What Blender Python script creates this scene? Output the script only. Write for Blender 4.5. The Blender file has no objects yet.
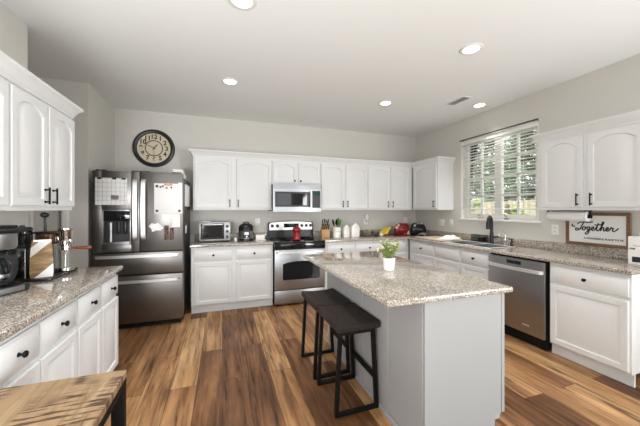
import bpy, bmesh, math, random
from mathutils import Vector, Matrix
random.seed(7)
R = math.radians
PI = math.pi
sc = bpy.context.scene
C = sc.collection

# ------------------------------------------------------------------ camera
XL, XR, YB, H = -1.418, 3.574, 4.705, 2.79
cd = bpy.data.cameras.new('camera'); cam = bpy.data.objects.new('camera', cd); C.objects.link(cam)
cam.location = (0, 0, 1.378)
cam.rotation_euler = (R(90), 0, -R(18.79))
cd.sensor_width = 36.0; cd.sensor_fit = 'HORIZONTAL'
cd.lens = 36.0 * 287.1 / 640.0
cd.shift_y = -(213.0 - 209.6) / 640.0
cd.clip_start = 0.02; cd.clip_end = 200
sc.camera = cam

# ------------------------------------------------------------------ world, sun, added fill lamps, exposure
w = bpy.data.worlds.new('world'); sc.world = w; w.use_nodes = True
bgn = w.node_tree.nodes['Background']
bgn.inputs[0].default_value = (0.93, 0.96, 1.0, 1); bgn.inputs[1].default_value = 3.4
sd = bpy.data.lights.new('sun', 'SUN'); sd.energy = 4.5; sd.angle = R(1.0); sd.color = (1, .95, .86)
so = bpy.data.objects.new('sun', sd); C.objects.link(so)
so.rotation_euler = Vector((1.0, -0.35, -1.25)).to_track_quat('-Z', 'Y').to_euler()

def area(name, loc, direction, sx, sy, power, col=(1, 1, 1)):
    d = bpy.data.lights.new(name, 'AREA'); d.shape = 'RECTANGLE'; d.size = sx; d.size_y = sy
    d.energy = power; d.color = col
    o = bpy.data.objects.new(name, d); C.objects.link(o); o.location = loc
    o.rotation_euler = Vector(direction).to_track_quat('-Z', 'Z').to_euler()
    return o
# two unseen fill lamps added behind the camera to brighten the room
area('added_side_fill', (3.4, -1.0, 1.3), (-1, .35, .35), 1.6, 1.4, 145, (.98, .99, 1.0))  # added fill for the left side; the wall here has no window
area('added_bounce_fill', (-.9, -.5, 1.2), (-.1, 1, .5), .8, .8, 84, (.98, .99, 1.0))  # added fill aimed forward and up to lift the ceiling, no fixture modelled
CAN_W = 6.5
sc.view_settings.view_transform = 'Standard'
sc.view_settings.look = 'None'
sc.view_settings.gamma = 1.0
sc.view_settings.use_curve_mapping = False
sc.view_settings.exposure = 0.02
try:
    sc.cycles.max_bounces = 10; sc.cycles.diffuse_bounces = 6; sc.cycles.sample_clamp_indirect = 8
    sc.cycles.transparent_max_bounces = 16
except Exception:
    pass

# ------------------------------------------------------------------ helpers
class MB:
    def __init__(s): s.bm = bmesh.new()
    def box(s, x0, x1, y0, y1, z0, z1, b=0.0, seg=2):
        v = [s.bm.verts.new((x, y, z)) for z in (z0, z1) for y in (y0, y1) for x in (x0, x1)]
        q = [(0, 2, 3, 1), (4, 5, 7, 6), (0, 1, 5, 4), (2, 6, 7, 3), (0, 4, 6, 2), (1, 3, 7, 5)]
        fs = [s.bm.faces.new([v[i] for i in f]) for f in q]
        if b > 0:
            es = list({e for f in fs for e in f.edges})
            bmesh.ops.bevel(s.bm, geom=es, offset=b, segments=seg, profile=0.5, affect='EDGES')
        return s
    def rings(s, rs, cap0=True, cap1=True, loop=False):
        vr = [[s.bm.verts.new(p) for p in r] for r in rs]
        n = len(vr[0])
        pairs = list(zip(vr, vr[1:])) + ([(vr[-1], vr[0])] if loop else [])
        for a, b in pairs:
            for i in range(n):
                j = (i + 1) % n
                try: s.bm.faces.new((a[i], a[j], b[j], b[i]))
                except ValueError: pass
        if not loop:
            if cap0: s.bm.faces.new(list(reversed(vr[0])))
            if cap1: s.bm.faces.new(vr[-1])
        return s
    def cyl(s, a, b, r0, r1=None, n=16, caps=True):
        a = Vector(a); b = Vector(b); r1 = r0 if r1 is None else r1
        d = (b - a).normalized(); u = d.orthogonal().normalized(); v = d.cross(u)
        f = lambda p, r: [p + r * (math.cos(2*PI*i/n) * u + math.sin(2*PI*i/n) * v) for i in range(n)]
        return s.rings([f(a, r0), f(b, r1)], caps, caps)
    def lathe(s, prof, o=(0, 0, 0), n=28, axis='z', cap0=True, cap1=True):
        ox, oy, oz = o; rs = []
        for r, h in prof:
            r = max(r, 1e-4); ring = []
            for i in range(n):
                c_, s_ = r*math.cos(2*PI*i/n), r*math.sin(2*PI*i/n)
                if axis == 'z': ring.append((ox + c_, oy + s_, oz + h))
                elif axis == 'y': ring.append((ox + c_, oy + h, oz - s_))
                else: ring.append((ox + h, oy + c_, oz + s_))
            rs.append(ring)
        return s.rings(rs, cap0, cap1)
    def tube(s, pts, r, n=8, flat=None):
        pts = [Vector(p) for p in pts]; m = len(pts); rs = []
        rr = r if isinstance(r, (list, tuple)) else [r] * m
        u = None
        for i, p in enumerate(pts):
            t = (pts[min(i+1, m-1)] - pts[max(i-1, 0)]).normalized()
            if u is None: u = t.orthogonal().normalized()
            u = (u - t * u.dot(t)).normalized() if (u - t * u.dot(t)).length > 1e-6 else t.orthogonal().normalized()
            v = t.cross(u)
            rs.append([p + rr[i]*(math.cos(2*PI*k/n)*u + math.sin(2*PI*k/n)*v) for k in range(n)])
        return s.rings(rs)
    def bar(s, pts, hw, ht, up=(0, 0, 1)):
        """flat bar of half width hw across `up`, half thickness ht"""
        pts = [Vector(p) for p in pts]; m = len(pts); rs = []; up = Vector(up)
        for i, p in enumerate(pts):
            t = (pts[min(i+1, m-1)] - pts[max(i-1, 0)]).normalized()
            a = t.cross(up).normalized(); b = a.cross(t).normalized()
            rs.append([p + a*hw + b*ht, p - a*hw + b*ht, p - a*hw - b*ht, p + a*hw - b*ht])
        return s.rings(rs)
    def prism(s, pts, axis, d0, d1, b=0.0):
        f = {'z': lambda p, d: (p[0], p[1], d), 'y': lambda p, d: (p[0], d, p[1]), 'x': lambda p, d: (d, p[0], p[1])}[axis]
        n0 = len(s.bm.faces)
        s.rings([[f(p, d0) for p in pts], [f(p, d1) for p in pts]])
        if b > 0:
            s.bm.faces.ensure_lookup_table()
            es = list({e for fc in s.bm.faces[n0:] for e in fc.edges})
            bmesh.ops.bevel(s.bm, geom=es, offset=b, segments=2, profile=.5, affect='EDGES')
        return s
    def ell(s, c, rx, ry, rz, n=16, m=10, rot=None):
        rs = []
        for j in range(m + 1):
            th = PI * j / m
            ring = []
            for i in range(n):
                p = Vector((rx*max(math.sin(th), .002)*math.cos(2*PI*i/n), ry*max(math.sin(th), .002)*math.sin(2*PI*i/n), -rz*math.cos(th)))
                if rot: p = rot @ p
                ring.append(Vector(c) + p)
            rs.append(ring)
        return s.rings(rs)
    def sweep(s, path, prof, closed=False):
        """path: XY points; prof: (outward to the right of travel, z) closed profile"""
        P = [Vector((p[0], p[1])) for p in path]; n = len(P); rs = []
        for i in range(n):
            ds = []
            if i > 0: ds.append((P[i]-P[i-1]).normalized())
            if i < n-1: ds.append((P[i+1]-P[i]).normalized())
            ns = [Vector((d.y, -d.x)) for d in ds]
            m = ns[0] if len(ns) == 1 else (ns[0]+ns[1]) / (1 + ns[0].dot(ns[1]))
            rs.append([(P[i].x + m.x*o, P[i].y + m.y*o, z) for o, z in prof])
        return s.rings(rs)
    def fill_slab(s, outer, holes, z0, z1, b=0.008):
        bm = bmesh.new(); es = []
        for loop in [outer] + holes:
            vs = [bm.verts.new((p[0], p[1], z0)) for p in loop]
            es += [bm.edges.new((vs[i], vs[(i+1) % len(vs)])) for i in range(len(vs))]
        bmesh.ops.triangle_fill(bm, use_beauty=True, use_dissolve=True, edges=es)
        ext = bmesh.ops.extrude_face_region(bm, geom=list(bm.faces))
        for v in [g for g in ext['geom'] if isinstance(g, bmesh.types.BMVert)]: v.co.z = z1
        bmesh.ops.recalc_face_normals(bm, faces=list(bm.faces))
        if b > 0:
            bm.normal_update()
            te = [e for e in bm.edges if len(e.link_faces) == 2 and e.calc_face_angle(0) > 1.0
                  and abs(e.verts[0].co.z - e.verts[1].co.z) < 1e-6]
            bmesh.ops.bevel(bm, geom=te, offset=b, segments=3, profile=.5, affect='EDGES')
        me = bpy.data.meshes.new('tmp'); bm.to_mesh(me); bm.free(); s.bm.from_mesh(me); bpy.data.meshes.remove(me)
        return s
    def rot(s, n0, mat):
        s.bm.verts.ensure_lookup_table()
        for v in s.bm.verts[n0:]: v.co = mat @ v.co
        return s
    def nv(s): return len(s.bm.verts)
    def build(s, name, mat, parent=None, smooth=True, ang=38, mods=None):
        bmesh.ops.recalc_face_normals(s.bm, faces=list(s.bm.faces))
        me = bpy.data.meshes.new(name); s.bm.to_mesh(me); s.bm.free()
        for m in (mat if isinstance(mat, (list, tuple)) else [mat]): me.materials.append(m)
        if smooth:
            for p in me.polygons: p.use_smooth = True
            try: me.set_sharp_from_angle(angle=R(ang))
            except Exception: pass
        o = bpy.data.objects.new(name, me); C.objects.link(o)
        if parent: o.parent = parent
        return o

def tag(o, label=None, cat=None, group=None, kind=None):
    if label: o['label'] = label
    if cat: o['category'] = cat
    if group: o['group'] = group
    if kind: o['kind'] = kind
    return o
def thing(name, label, cat, loc=(0, 0, 0), rz=0, group=None):
    o = bpy.data.objects.new(name, None); C.objects.link(o)
    o.location = loc; o.rotation_euler = (0, 0, rz); o.empty_display_size = .05
    return tag(o, label, cat, group)
def struct(o): o['kind'] = 'structure'; return o
def dup(root, loc, rz, label, group=None):
    r = root.copy(); C.objects.link(r); r.location = loc; r.rotation_euler = (0, 0, rz); r['label'] = label
    if group: r['group'] = group
    for ch in list(root.children):
        c = ch.copy(); C.objects.link(c); c.parent = r
        for g in list(ch.children):
            d = g.copy(); C.objects.link(d); d.parent = c
    return r
def text_mb(body, size, ext, loc, rotm, align='CENTER', off=0.0):
    cu = bpy.data.curves.new('txt', 'FONT'); cu.body = body; cu.size = size; cu.extrude = ext
    cu.offset = off; cu.align_x = align; cu.align_y = 'CENTER'
    o = bpy.data.objects.new('txt', cu); C.objects.link(o)
    dg = bpy.context.evaluated_depsgraph_get(); dg.update()
    me = bpy.data.meshes.new_from_object(o.evaluated_get(dg))
    me.transform(Matrix.Translation(Vector(loc)) @ rotm.to_4x4())
    bpy.data.objects.remove(o); bpy.data.curves.remove(cu)
    return me
def spline(pts, k=8):
    P = [Vector(p) for p in pts]; out = []
    for i in range(len(P)-1):
        a = P[max(i-1, 0)]; b = P[i]; c = P[i+1]; d = P[min(i+2, len(P)-1)]
        for j in range(k):
            t = j / k
            out.append(.5*((2*b) + (c-a)*t + (2*a-5*b+4*c-d)*t*t + (3*b-3*c+d-a)*t**3))
    out.append(P[-1]); return out

# ------------------------------------------------------------------ materials
def mat(name, col, rough=.5, metal=0.0, spec=.5, **kw):
    m = bpy.data.materials.new(name); m.use_nodes = True
    b = m.node_tree.nodes['Principled BSDF']
    b.inputs['Base Color'].default_value = (*col, 1); b.inputs['Roughness'].default_value = rough
    b.inputs['Metallic'].default_value = metal; b.inputs['Specular IOR Level'].default_value = spec
    for k, v in kw.items():
        b.inputs[k.replace('_', ' ')].default_value = v
    return m
def nodes(m): return m.node_tree.nodes, m.node_tree.links, m.node_tree.nodes['Principled BSDF']
def ramp(nt, stops, interp='LINEAR'):
    r = nt.nodes.new('ShaderNodeValToRGB'); r.color_ramp.interpolation = interp
    el = r.color_ramp.elements
    while len(el) < len(stops): el.new(.5)
    for e, (p, c) in zip(el, stops): e.position = p; e.color = (*c, 1)
    return r
def noise(nt, vec, scale, detail=3, rough=.5):
    n = nt.nodes.new('ShaderNodeTexNoise'); n.inputs['Scale'].default_value = scale
    n.inputs['Detail'].default_value = detail; n.inputs['Roughness'].default_value = rough
    if vec: nt.links.new(vec, n.inputs['Vector'])
    return n
def coords(nt, scale=(1, 1, 1), rot=(0, 0, 0), out='Object'):
    tc = nt.nodes.new('ShaderNodeTexCoord'); mp = nt.nodes.new('ShaderNodeMapping')
    mp.inputs['Scale'].default_value = scale; mp.inputs['Rotation'].default_value = rot
    nt.links.new(tc.outputs[out], mp.inputs['Vector']); return mp.outputs['Vector']
def mixc(nt, fac, a, b, mode='MIX'):
    m = nt.nodes.new('ShaderNodeMix'); m.data_type = 'RGBA'; m.blend_type = mode
    for inp, v in ((m.inputs[0], fac), (m.inputs[6], a), (m.inputs[7], b)):
        if hasattr(v, 'links') or hasattr(v, 'node'): nt.links.new(v, inp)
        elif isinstance(v, (int, float)): inp.default_value = v
        else: inp.default_value = (*v, 1)
    return m.outputs[2]
def bump(m, h, strength=.1, dist=.002):
    n, l, b = nodes(m); bp = n.new('ShaderNodeBump'); bp.inputs['Strength'].default_value = strength
    bp.inputs['Distance'].default_value = dist; l.new(h, bp.inputs['Height']); l.new(bp.outputs[0], b.inputs['Normal'])

def painted(name, col, rough=.7, bs=.06):
    m = mat(name, col, rough, spec=.3); nt = m.node_tree
    n = noise(nt, coords(nt), 120, 2); bump(m, n.outputs[0], bs, .001); return m
M = {}
M['wall'] = painted('wall_paint', (.60, .585, .545), .75)
M['ceiling'] = painted('ceiling_paint', (.82, .84, .835), .85, .10)
M['trim'] = painted('trim_white', (.80, .79, .77), .45, .02)
M['cab'] = painted('cabinet_white', (.735, .745, .745), .38, .015)
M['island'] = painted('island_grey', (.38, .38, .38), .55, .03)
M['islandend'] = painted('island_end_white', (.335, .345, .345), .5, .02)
M['black'] = mat('black_plastic', (.012, .012, .013), .35)
M['blackm'] = mat('black_metal', (.009, .0085, .008), .5, .0, .12)
M['blackgl'] = mat('black_glass', (.010, .011, .012), .06)
M['white'] = mat('white_plastic', (.80, .79, .77), .35)
M['ceramic'] = mat('white_ceramic', (.82, .80, .77), .18)
M['paper'] = mat('white_paper', (.82, .82, .81), .8)
M['red'] = mat('red_enamel', (.27, .006, .010), .25)
M['knifewood'] = mat('light_wood', (.52, .30, .13), .5)
M['green'] = mat('green_rubber', (.12, .30, .05), .45)
M['yellow'] = mat('banana_skin', (.78, .58, .05), .5)
M['browntip'] = mat('banana_tip', (.10, .07, .02), .7)
M['lime'] = mat('lime_skin', (.35, .42, .06), .45)
M['avocado'] = mat('avocado_skin', (.035, .04, .02), .6)
M['chrome'] = mat('chrome', (.75, .75, .75), .08, 1)
M['nickel'] = mat('nickel', (.55, .54, .52), .25, 1)
M['redwood'] = mat('reddish_wood', (.16, .045, .02), .4)
M['dial'] = mat('clock_face_cream', (.62, .55, .40), .6)
M['darkgrey'] = mat('dark_grey', (.05, .05, .05), .5)
M['slot'] = mat('outlet_slot', (.08, .08, .08), .6)
M['brown'] = mat('brown_print', (.16, .07, .035), .6)
M['soil'] = mat('soil', (.05, .035, .02), .9)

def steel(name, col, rough, sx):
    m = mat(name, col, rough, 1.0); nt = m.node_tree; n, l, b = nodes(m)
    nz = noise(nt, coords(nt, sx), 1.0, 3)
    r = ramp(nt, [(.2, (rough*.75,)*3), (.8, (rough*1.3,)*3)]); l.new(nz.outputs[0], r.inputs[0]); l.new(r.outputs[0], b.inputs['Roughness'])
    return m
M['steel'] = steel('brushed_steel', (.40, .415, .43), .38, (4, 4, 300))
M['bsteel'] = steel('dark_stainless', (.225, .215, .205), .38, (300, 300, 4))
M['dwsteel'] = steel('dishwasher_steel', (.36, .36, .36), .33, (300, 300, 4))
M['handle'] = steel('handle_steel', (.90, .89, .88), .48, (4, 4, 200))

def granite(name):
    m = mat(name, (.5, .45, .4), .035, spec=.75); nt = m.node_tree; n, l, b = nodes(m)
    v = coords(nt)
    n1 = noise(nt, v, 95, 4, .6); n2 = noise(nt, v, 210, 3, .6); n3 = noise(nt, v, 7, 3)
    vo = n.new('ShaderNodeTexVoronoi'); vo.inputs['Scale'].default_value = 150; l.new(v, vo.inputs['Vector'])
    base = ramp(nt, [(.30, (.09, .08, .075)), (.42, (.27, .235, .20)), (.52, (.45, .405, .355)), (.62, (.56, .515, .465)), (.72, (.70, .68, .65))])
    l.new(n1.outputs[0], base.inputs[0])
    spk = ramp(nt, [(.40, (0, 0, 0)), (.47, (1, 1, 1))]); l.new(n2.outputs[0], spk.inputs[0])
    c = mixc(nt, spk.outputs[0], (.035, .03, .028), base.outputs[0])
    cell = ramp(nt, [(.12, (1, 1, 1)), (.2, (0, 0, 0))]); 
    sep = n.new('ShaderNodeSeparateColor'); l.new(vo.outputs['Color'], sep.inputs[0]); l.new(sep.outputs[0], cell.inputs[0])
    c = mixc(nt, cell.outputs[0], c, (.66, .62, .56))
    sh = ramp(nt, [(.3, (.88, .88, .88)), (.7, (1.08, 1.05, 1.0))]); l.new(n3.outputs[0], sh.inputs[0])
    c = mixc(nt, 1.0, c, sh.outputs[0], 'MULTIPLY')
    l.new(c, b.inputs['Base Color']); return m
M['granite'] = granite('speckled_granite')

def plank_floor():
    m = mat('floor_planks', (.3, .15, .08), .33, spec=.28); nt = m.node_tree; n, l, b = nodes(m)
    tc = n.new('ShaderNodeTexCoord'); sp = n.new('ShaderNodeSeparateXYZ'); l.new(tc.outputs['Object'], sp.inputs[0])
    cb = n.new('ShaderNodeCombineXYZ'); l.new(sp.outputs[1], cb.inputs[0]); l.new(sp.outputs[0], cb.inputs[1])
    br = n.new('ShaderNodeTexBrick'); l.new(cb.outputs[0], br.inputs['Vector'])
    br.offset = .37; br.offset_frequency = 2; br.squash = 1
    br.inputs['Color1'].default_value = (0, 0, 0, 1); br.inputs['Color2'].default_value = (1, 1, 1, 1)
    br.inputs['Scale'].default_value = 1; br.inputs['Mortar Size'].default_value = .0016; br.inputs['Mortar Smooth'].default_value = .2
    br.inputs['Bias'].default_value = 0; br.inputs['Brick Width'].default_value = 1.5; br.inputs['Row Height'].default_value = .19
    br.inputs['Mortar'].default_value = (.5, .5, .5, 1)
    mp = n.new('ShaderNodeMapping'); mp.inputs['Scale'].default_value = (1.6, 22, 1); l.new(cb.outputs[0], mp.inputs['Vector'])
    addv = n.new('ShaderNodeVectorMath'); addv.operation = 'MULTIPLY_ADD'
    l.new(br.outputs['Color'], addv.inputs[0]); addv.inputs[1].default_value = (37, 11, 5); l.new(mp.outputs[0], addv.inputs[2])
    g1 = noise(nt, addv.outputs[0], 1.0, 6, .62); g1.inputs['Distortion'].default_value = .6
    mp2 = n.new('ShaderNodeMapping'); mp2.inputs['Scale'].default_value = (1.3, 5, 1); l.new(cb.outputs[0], mp2.inputs['Vector'])
    g2 = noise(nt, mp2.outputs[0], 1.0, 4, .6)
    tone = ramp(nt, [(.05, (.085, .038, .017)), (.32, (.165, .075, .032)), (.55, (.275, .135, .058)), (.8, (.43, .24, .108)), (1.0, (.54, .34, .17))])
    ad = n.new('ShaderNodeMath'); ad.operation = 'MULTIPLY_ADD'; l.new(g2.outputs[0], ad.inputs[0]); ad.inputs[1].default_value = 1.15
    sb = n.new('ShaderNodeMath'); sb.operation = 'MULTIPLY_ADD'; l.new(br.outputs['Color'], sb.inputs[0]); sb.inputs[1].default_value = .70; sb.inputs[2].default_value = -.36
    l.new(sb.outputs[0], ad.inputs[2]); l.new(ad.outputs[0], tone.inputs[0])
    gr = ramp(nt, [(.32, (.22, .19, .17)), (.45, (.70, .67, .64)), (.55, (.92, .92, .92)), (.72, (1.25, 1.22, 1.15))]); l.new(g1.outputs[0], gr.inputs[0])
    c = mixc(nt, 1.0, tone.outputs[0], gr.outputs[0], 'MULTIPLY')
    c = mixc(nt, br.outputs['Fac'], c, (.035, .018, .01))
    l.new(c, b.inputs['Base Color'])
    rr = ramp(nt, [(.3, (.48,)*3), (.7, (.34,)*3)]); l.new(g1.outputs[0], rr.inputs[0]); l.new(rr.outputs[0], b.inputs['Roughness'])
    bump(m, g1.outputs[0], .12, .002); return m
M['floor'] = plank_floor()

def wood(name, c0, c1, c2, scale=(3, 40, 40), rough=.45, dist=1.0):
    m = mat(name, c1, rough); nt = m.node_tree; n, l, b = nodes(m)
    g = noise(nt, coords(nt, scale), 1.0, 6, .6); g.inputs['Distortion'].default_value = dist
    r = ramp(nt, [(.28, c0), (.5, c1), (.72, c2)]); l.new(g.outputs[0], r.inputs[0]); l.new(r.outputs[0], b.inputs['Base Color'])
    bump(m, g.outputs[0], .15, .002); return m
M['stoolwood'] = wood('dark_seat_wood', (.006, .004, .003), (.016, .009, .006), (.05, .028, .017), (45, 4, 45), .7)
M['signwood'] = wood('sign_frame_wood', (.09, .045, .02), (.17, .09, .045), (.25, .14, .07), (6, 60, 60), .6)
M['board'] = wood('cutting_board_wood', (.52, .42, .31), (.62, .52, .40), (.70, .61, .50), (6, 60, 6), .5)
def table_wood():
    m = mat('table_top_wood', (.4, .25, .12), .42); nt = m.node_tree; n, l, b = nodes(m)
    g = noise(nt, coords(nt, (26, 2.0, 1)), 1.0, 6, .62); g.inputs['Distortion'].default_value = 1.2
    base = ramp(nt, [(.28, (.17, .095, .045)), (.42, (.36, .235, .125)), (.58, (.42, .29, .165)), (.75, (.50, .37, .235))]); l.new(g.outputs[0], base.inputs[0])
    # rough saw marks running across the planks
    v2 = coords(nt, (6, 75, 1), (0, 0, R(-14))); s1 = noise(nt, v2, 1.0, 2, .5)
    v3 = coords(nt, (6.5, 1.6, 1)); s2 = noise(nt, v3, 1.0, 2, .5)
    a = ramp(nt, [(.50, (0,)*3), (.56, (1,)*3)]); l.new(s1.outputs[0], a.inputs[0])
    bb = ramp(nt, [(.46, (0,)*3), (.53, (1,)*3)]); l.new(s2.outputs[0], bb.inputs[0])
    f = mixc(nt, 1.0, a.outputs[0], bb.outputs[0], 'MULTIPLY')
    c = mixc(nt, f, base.outputs[0], (.10, .055, .03))
    l.new(c, b.inputs['Base Color']); return m
M['table'] = table_wood()
def bag_mat():
    m = mat('coffee_bag_kraft', (.26, .15, .06), .5); nt = m.node_tree; n, l, b = nodes(m)
    tc = n.new('ShaderNodeTexCoord'); sp = n.new('ShaderNodeSeparateXYZ'); l.new(tc.outputs['Object'], sp.inputs[0])
    ma = n.new('ShaderNodeMath'); ma.operation = 'MULTIPLY_ADD'; l.new(sp.outputs[0], ma.inputs[0]); ma.inputs[1].default_value = -.95; l.new(sp.outputs[2], ma.inputs[2])
    g = noise(nt, coords(nt, (14, 14, 50)), 1.0, 4)
    kr = ramp(nt, [(.3, (.10, .052, .02)), (.5, (.25, .15, .06)), (.7, (.36, .24, .10))]); l.new(g.outputs[0], kr.inputs[0])
    st = ramp(nt, [(.0, (1,)*3), (.035, (0,)*3), (.185, (1,)*3), (.245, (0,)*3)], 'CONSTANT'); l.new(ma.outputs[0], st.inputs[0])
    l.new(mixc(nt, st.outputs[0], kr.outputs[0], (.72, .70, .67)), b.inputs['Base Color']); return m
M['coffeebag'] = bag_mat()
def foil(name, stops, sc_=9):
    m = mat(name, stops[0][1], .25, .1); nt = m.node_tree; n, l, b = nodes(m)
    g = noise(nt, coords(nt), sc_, 1); r = ramp(nt, stops, 'CONSTANT'); l.new(g.outputs[0], r.inputs[0]); l.new(r.outputs[0], b.inputs['Base Color']); return m
M['redbag'] = foil('red_foil', [(0, (.16, .004, .008)), (.55, (.34, .01, .012)), (.62, (.66, .55, .5))])
M['blackbag'] = foil('black_foil', [(0, (.012, .012, .014)), (.56, (.03, .10, .07)), (.62, (.6, .58, .55))], 11)
M['photo'] = foil('photo_print', [(0, (.02, .016, .015)), (.46, (.10, .055, .035)), (.54, (.24, .17, .13)), (.60, (.03, .015, .015))], 55)
M['photo'].node_tree.nodes['Principled BSDF'].inputs['Roughness'].default_value = .75; M['photo'].node_tree.nodes['Principled BSDF'].inputs['Metallic'].default_value = 0
M['amber'] = mat('amber_hopper', (.10, .045, .015), .12, Transmission_Weight=.25)
def grid_paper():
    m = mat('calendar_page', (.8, .8, .79), .7); nt = m.node_tree; n, l, b = nodes(m)
    br = n.new('ShaderNodeTexBrick'); br.offset = 0; br.inputs['Scale'].default_value = 1
    v = coords(nt, (1, 1, 1), (R(90), 0, 0)); l.new(v, br.inputs['Vector'])
    for k, c in (('Color1', (.82, .82, .81)), ('Color2', (.78, .78, .77)), ('Mortar', (.42, .42, .42))): br.inputs[k].default_value = (*c, 1)
    br.inputs['Brick Width'].default_value = .042; br.inputs['Row Height'].default_value = .05; br.inputs['Mortar Size'].default_value = .0018
    l.new(br.outputs['Color'], b.inputs['Base Color']); return m
M['calendar'] = grid_paper()
def glass(name, tint, refl=1.0):
    m = bpy.data.materials.new(name); m.use_nodes = True; n, l = m.node_tree.nodes, m.node_tree.links
    n.clear(); o = n.new('ShaderNodeOutputMaterial'); mx = n.new('ShaderNodeMixShader'); t = n.new('ShaderNodeBsdfTransparent')
    g = n.new('ShaderNodeBsdfGlossy'); fr = n.new('ShaderNodeFresnel'); fr.inputs[0].default_value = 1.45
    t.inputs[0].default_value = (*tint, 1); g.inputs['Roughness'].default_value = .02
    l.new(fr.outputs[0], mx.inputs[0]); l.new(t.outputs[0], mx.inputs[1]); l.new(g.outputs[0], mx.inputs[2]); l.new(mx.outputs[0], o.inputs[0]); return m
M['glass'] = glass('window_glass', (.97, .98, .97))
def emit(name, col, s):
    m = bpy.data.materials.new(name); m.use_nodes = True; n, l = m.node_tree.nodes, m.node_tree.links
    n.clear(); o = n.new('ShaderNodeOutputMaterial'); e = n.new('ShaderNodeEmission'); e.inputs[0].default_value = (*col, 1); e.inputs[1].default_value = s
    l.new(e.outputs[0], o.inputs[0]); return m
M['lens'] = emit('lamp_lens', (1, .97, .92), 6)
M['lcd'] = emit('lcd', (.25, .6, .55), .15)
def leafmat(name, c0, c1):
    m = mat(name, c0, .55); nt = m.node_tree; n, l, b = nodes(m)
    g = noise(nt, coords(nt), 2.3 if 'tree' in name else 30, 2); r = ramp(nt, [(.35, c0), (.65, c1)]); l.new(g.outputs[0], r.inputs[0]); l.new(r.outputs[0], b.inputs['Base Color'])
    return m
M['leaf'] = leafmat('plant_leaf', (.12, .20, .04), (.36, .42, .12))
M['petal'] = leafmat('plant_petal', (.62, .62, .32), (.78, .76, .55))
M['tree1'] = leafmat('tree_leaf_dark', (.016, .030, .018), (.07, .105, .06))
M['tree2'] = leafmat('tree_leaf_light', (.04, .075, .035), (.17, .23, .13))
M['bark'] = mat('bark', (.10, .075, .055), .9)
M['fence'] = wood('fence_wood', (.26, .22, .16), (.36, .31, .23), (.44, .39, .30), (20, 20, 3), .8)
def lawn():
    m = mat('lawn', (.2, .3, .08), .9); nt = m.node_tree; n, l, b = nodes(m)
    g = noise(nt, coords(nt), 6, 5); r = ramp(nt, [(.35, (.16, .24, .06)), (.65, (.36, .42, .14))]); l.new(g.outputs[0], r.inputs[0]); l.new(r.outputs[0], b.inputs['Base Color']); return m
M['lawn'] = lawn()

# ------------------------------------------------------------------ the room
Y0 = -3.0
WY0, WY1, WZ0, WZ1 = 2.40, 3.575, 1.235, 2.445          # window opening in the right wall
HY0, HY1 = 2.816, 3.87                                  # passage opening in the left wall
struct(MB().box(-3.4, XR+.15, Y0-.15, YB+.15, -.12, 0).build('floor', M['floor'], smooth=False))
struct(MB().box(-3.4, XR+.15, Y0-.15, YB+.15, H, H+.15).build('ceiling', M['ceiling'], smooth=False))
struct(MB().box(XL-.12, XR+.15, YB, YB+.15, 0, H).build('wall_back', M['wall'], smooth=False))
m_ = MB(); m_.box(XR, XR+.15, Y0, WY0, 0, H); m_.box(XR, XR+.15, WY1, YB, 0, H)
m_.box(XR, XR+.15, WY0, WY1, 0, WZ0); m_.box(XR, XR+.15, WY0, WY1, WZ1, H)
struct(m_.build('wall_right', M['wall'], smooth=False))
struct(MB().box(XL-.12, XL, Y0, HY0, 0, H).build('wall_left', M['wall'], smooth=False))
m_ = MB(); m_.box(-1.655, XL, HY1, YB, 0, H); m_.box(-3.2, -1.905, HY1, YB, 0, H); m_.box(-1.905, -1.655, HY1, YB, 2.05, H); m_.box(-1.905, -1.655, HY1+.1, YB, 0, 2.05)
struct(m_.build('wall_passage', M['wall'], smooth=False))
m_ = MB(); m_.box(-3.3, -3.2, HY0-.12, YB, 0, H); m_.box(-3.2, XL-.121, HY0-.12, HY0, 0, H)
struct(m_.build('wall_hall', M['wall'], smooth=False))
m_ = MB(); m_.box(XL-.12, .1, Y0-.15, Y0, 0, H); m_.box(2.1, XR+.15, Y0-.15, Y0, 0, H); m_.box(.1, 2.1, Y0-.15, Y0, 2.25, H); m_.box(.1, 2.1, Y0-.15, Y0, 0, .35)
struct(m_.build('wall_rear', M['wall'], smooth=False))
# passage door with white casing
m_ = MB(); m_.box(-1.655, -1.593, HY1-.018, HY1, 0, 2.11, .004); m_.box(-1.965, -1.905, HY1-.018, HY1, 0, 2.11, .004); m_.box(-1.965, -1.593, HY1-.018, HY1, 2.05, 2.11, .004)
dr = struct(MB().box(-1.9, -1.66, HY1+.03, HY1+.07, 0.01, 2.045).build('door_1', M['wall'], smooth=False))
o = m_.build('casing', M['trim'], dr)
# baseboards
bbp = [(0, 0), (.014, 0), (.014, .075), (.008, .09), (0, .09)]
struct(MB().sweep([(XL, Y0), (XL, 1.33)], bbp).build('baseboard_left', M['trim']))
struct(MB().sweep([(XR, 1.25), (XR, Y0)], bbp).build('baseboard_right', M['trim']))
struct(MB().sweep([(-3.2, HY1), (-1.98, HY1)], bbp).build('baseboard_passage', M['trim']))

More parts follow.
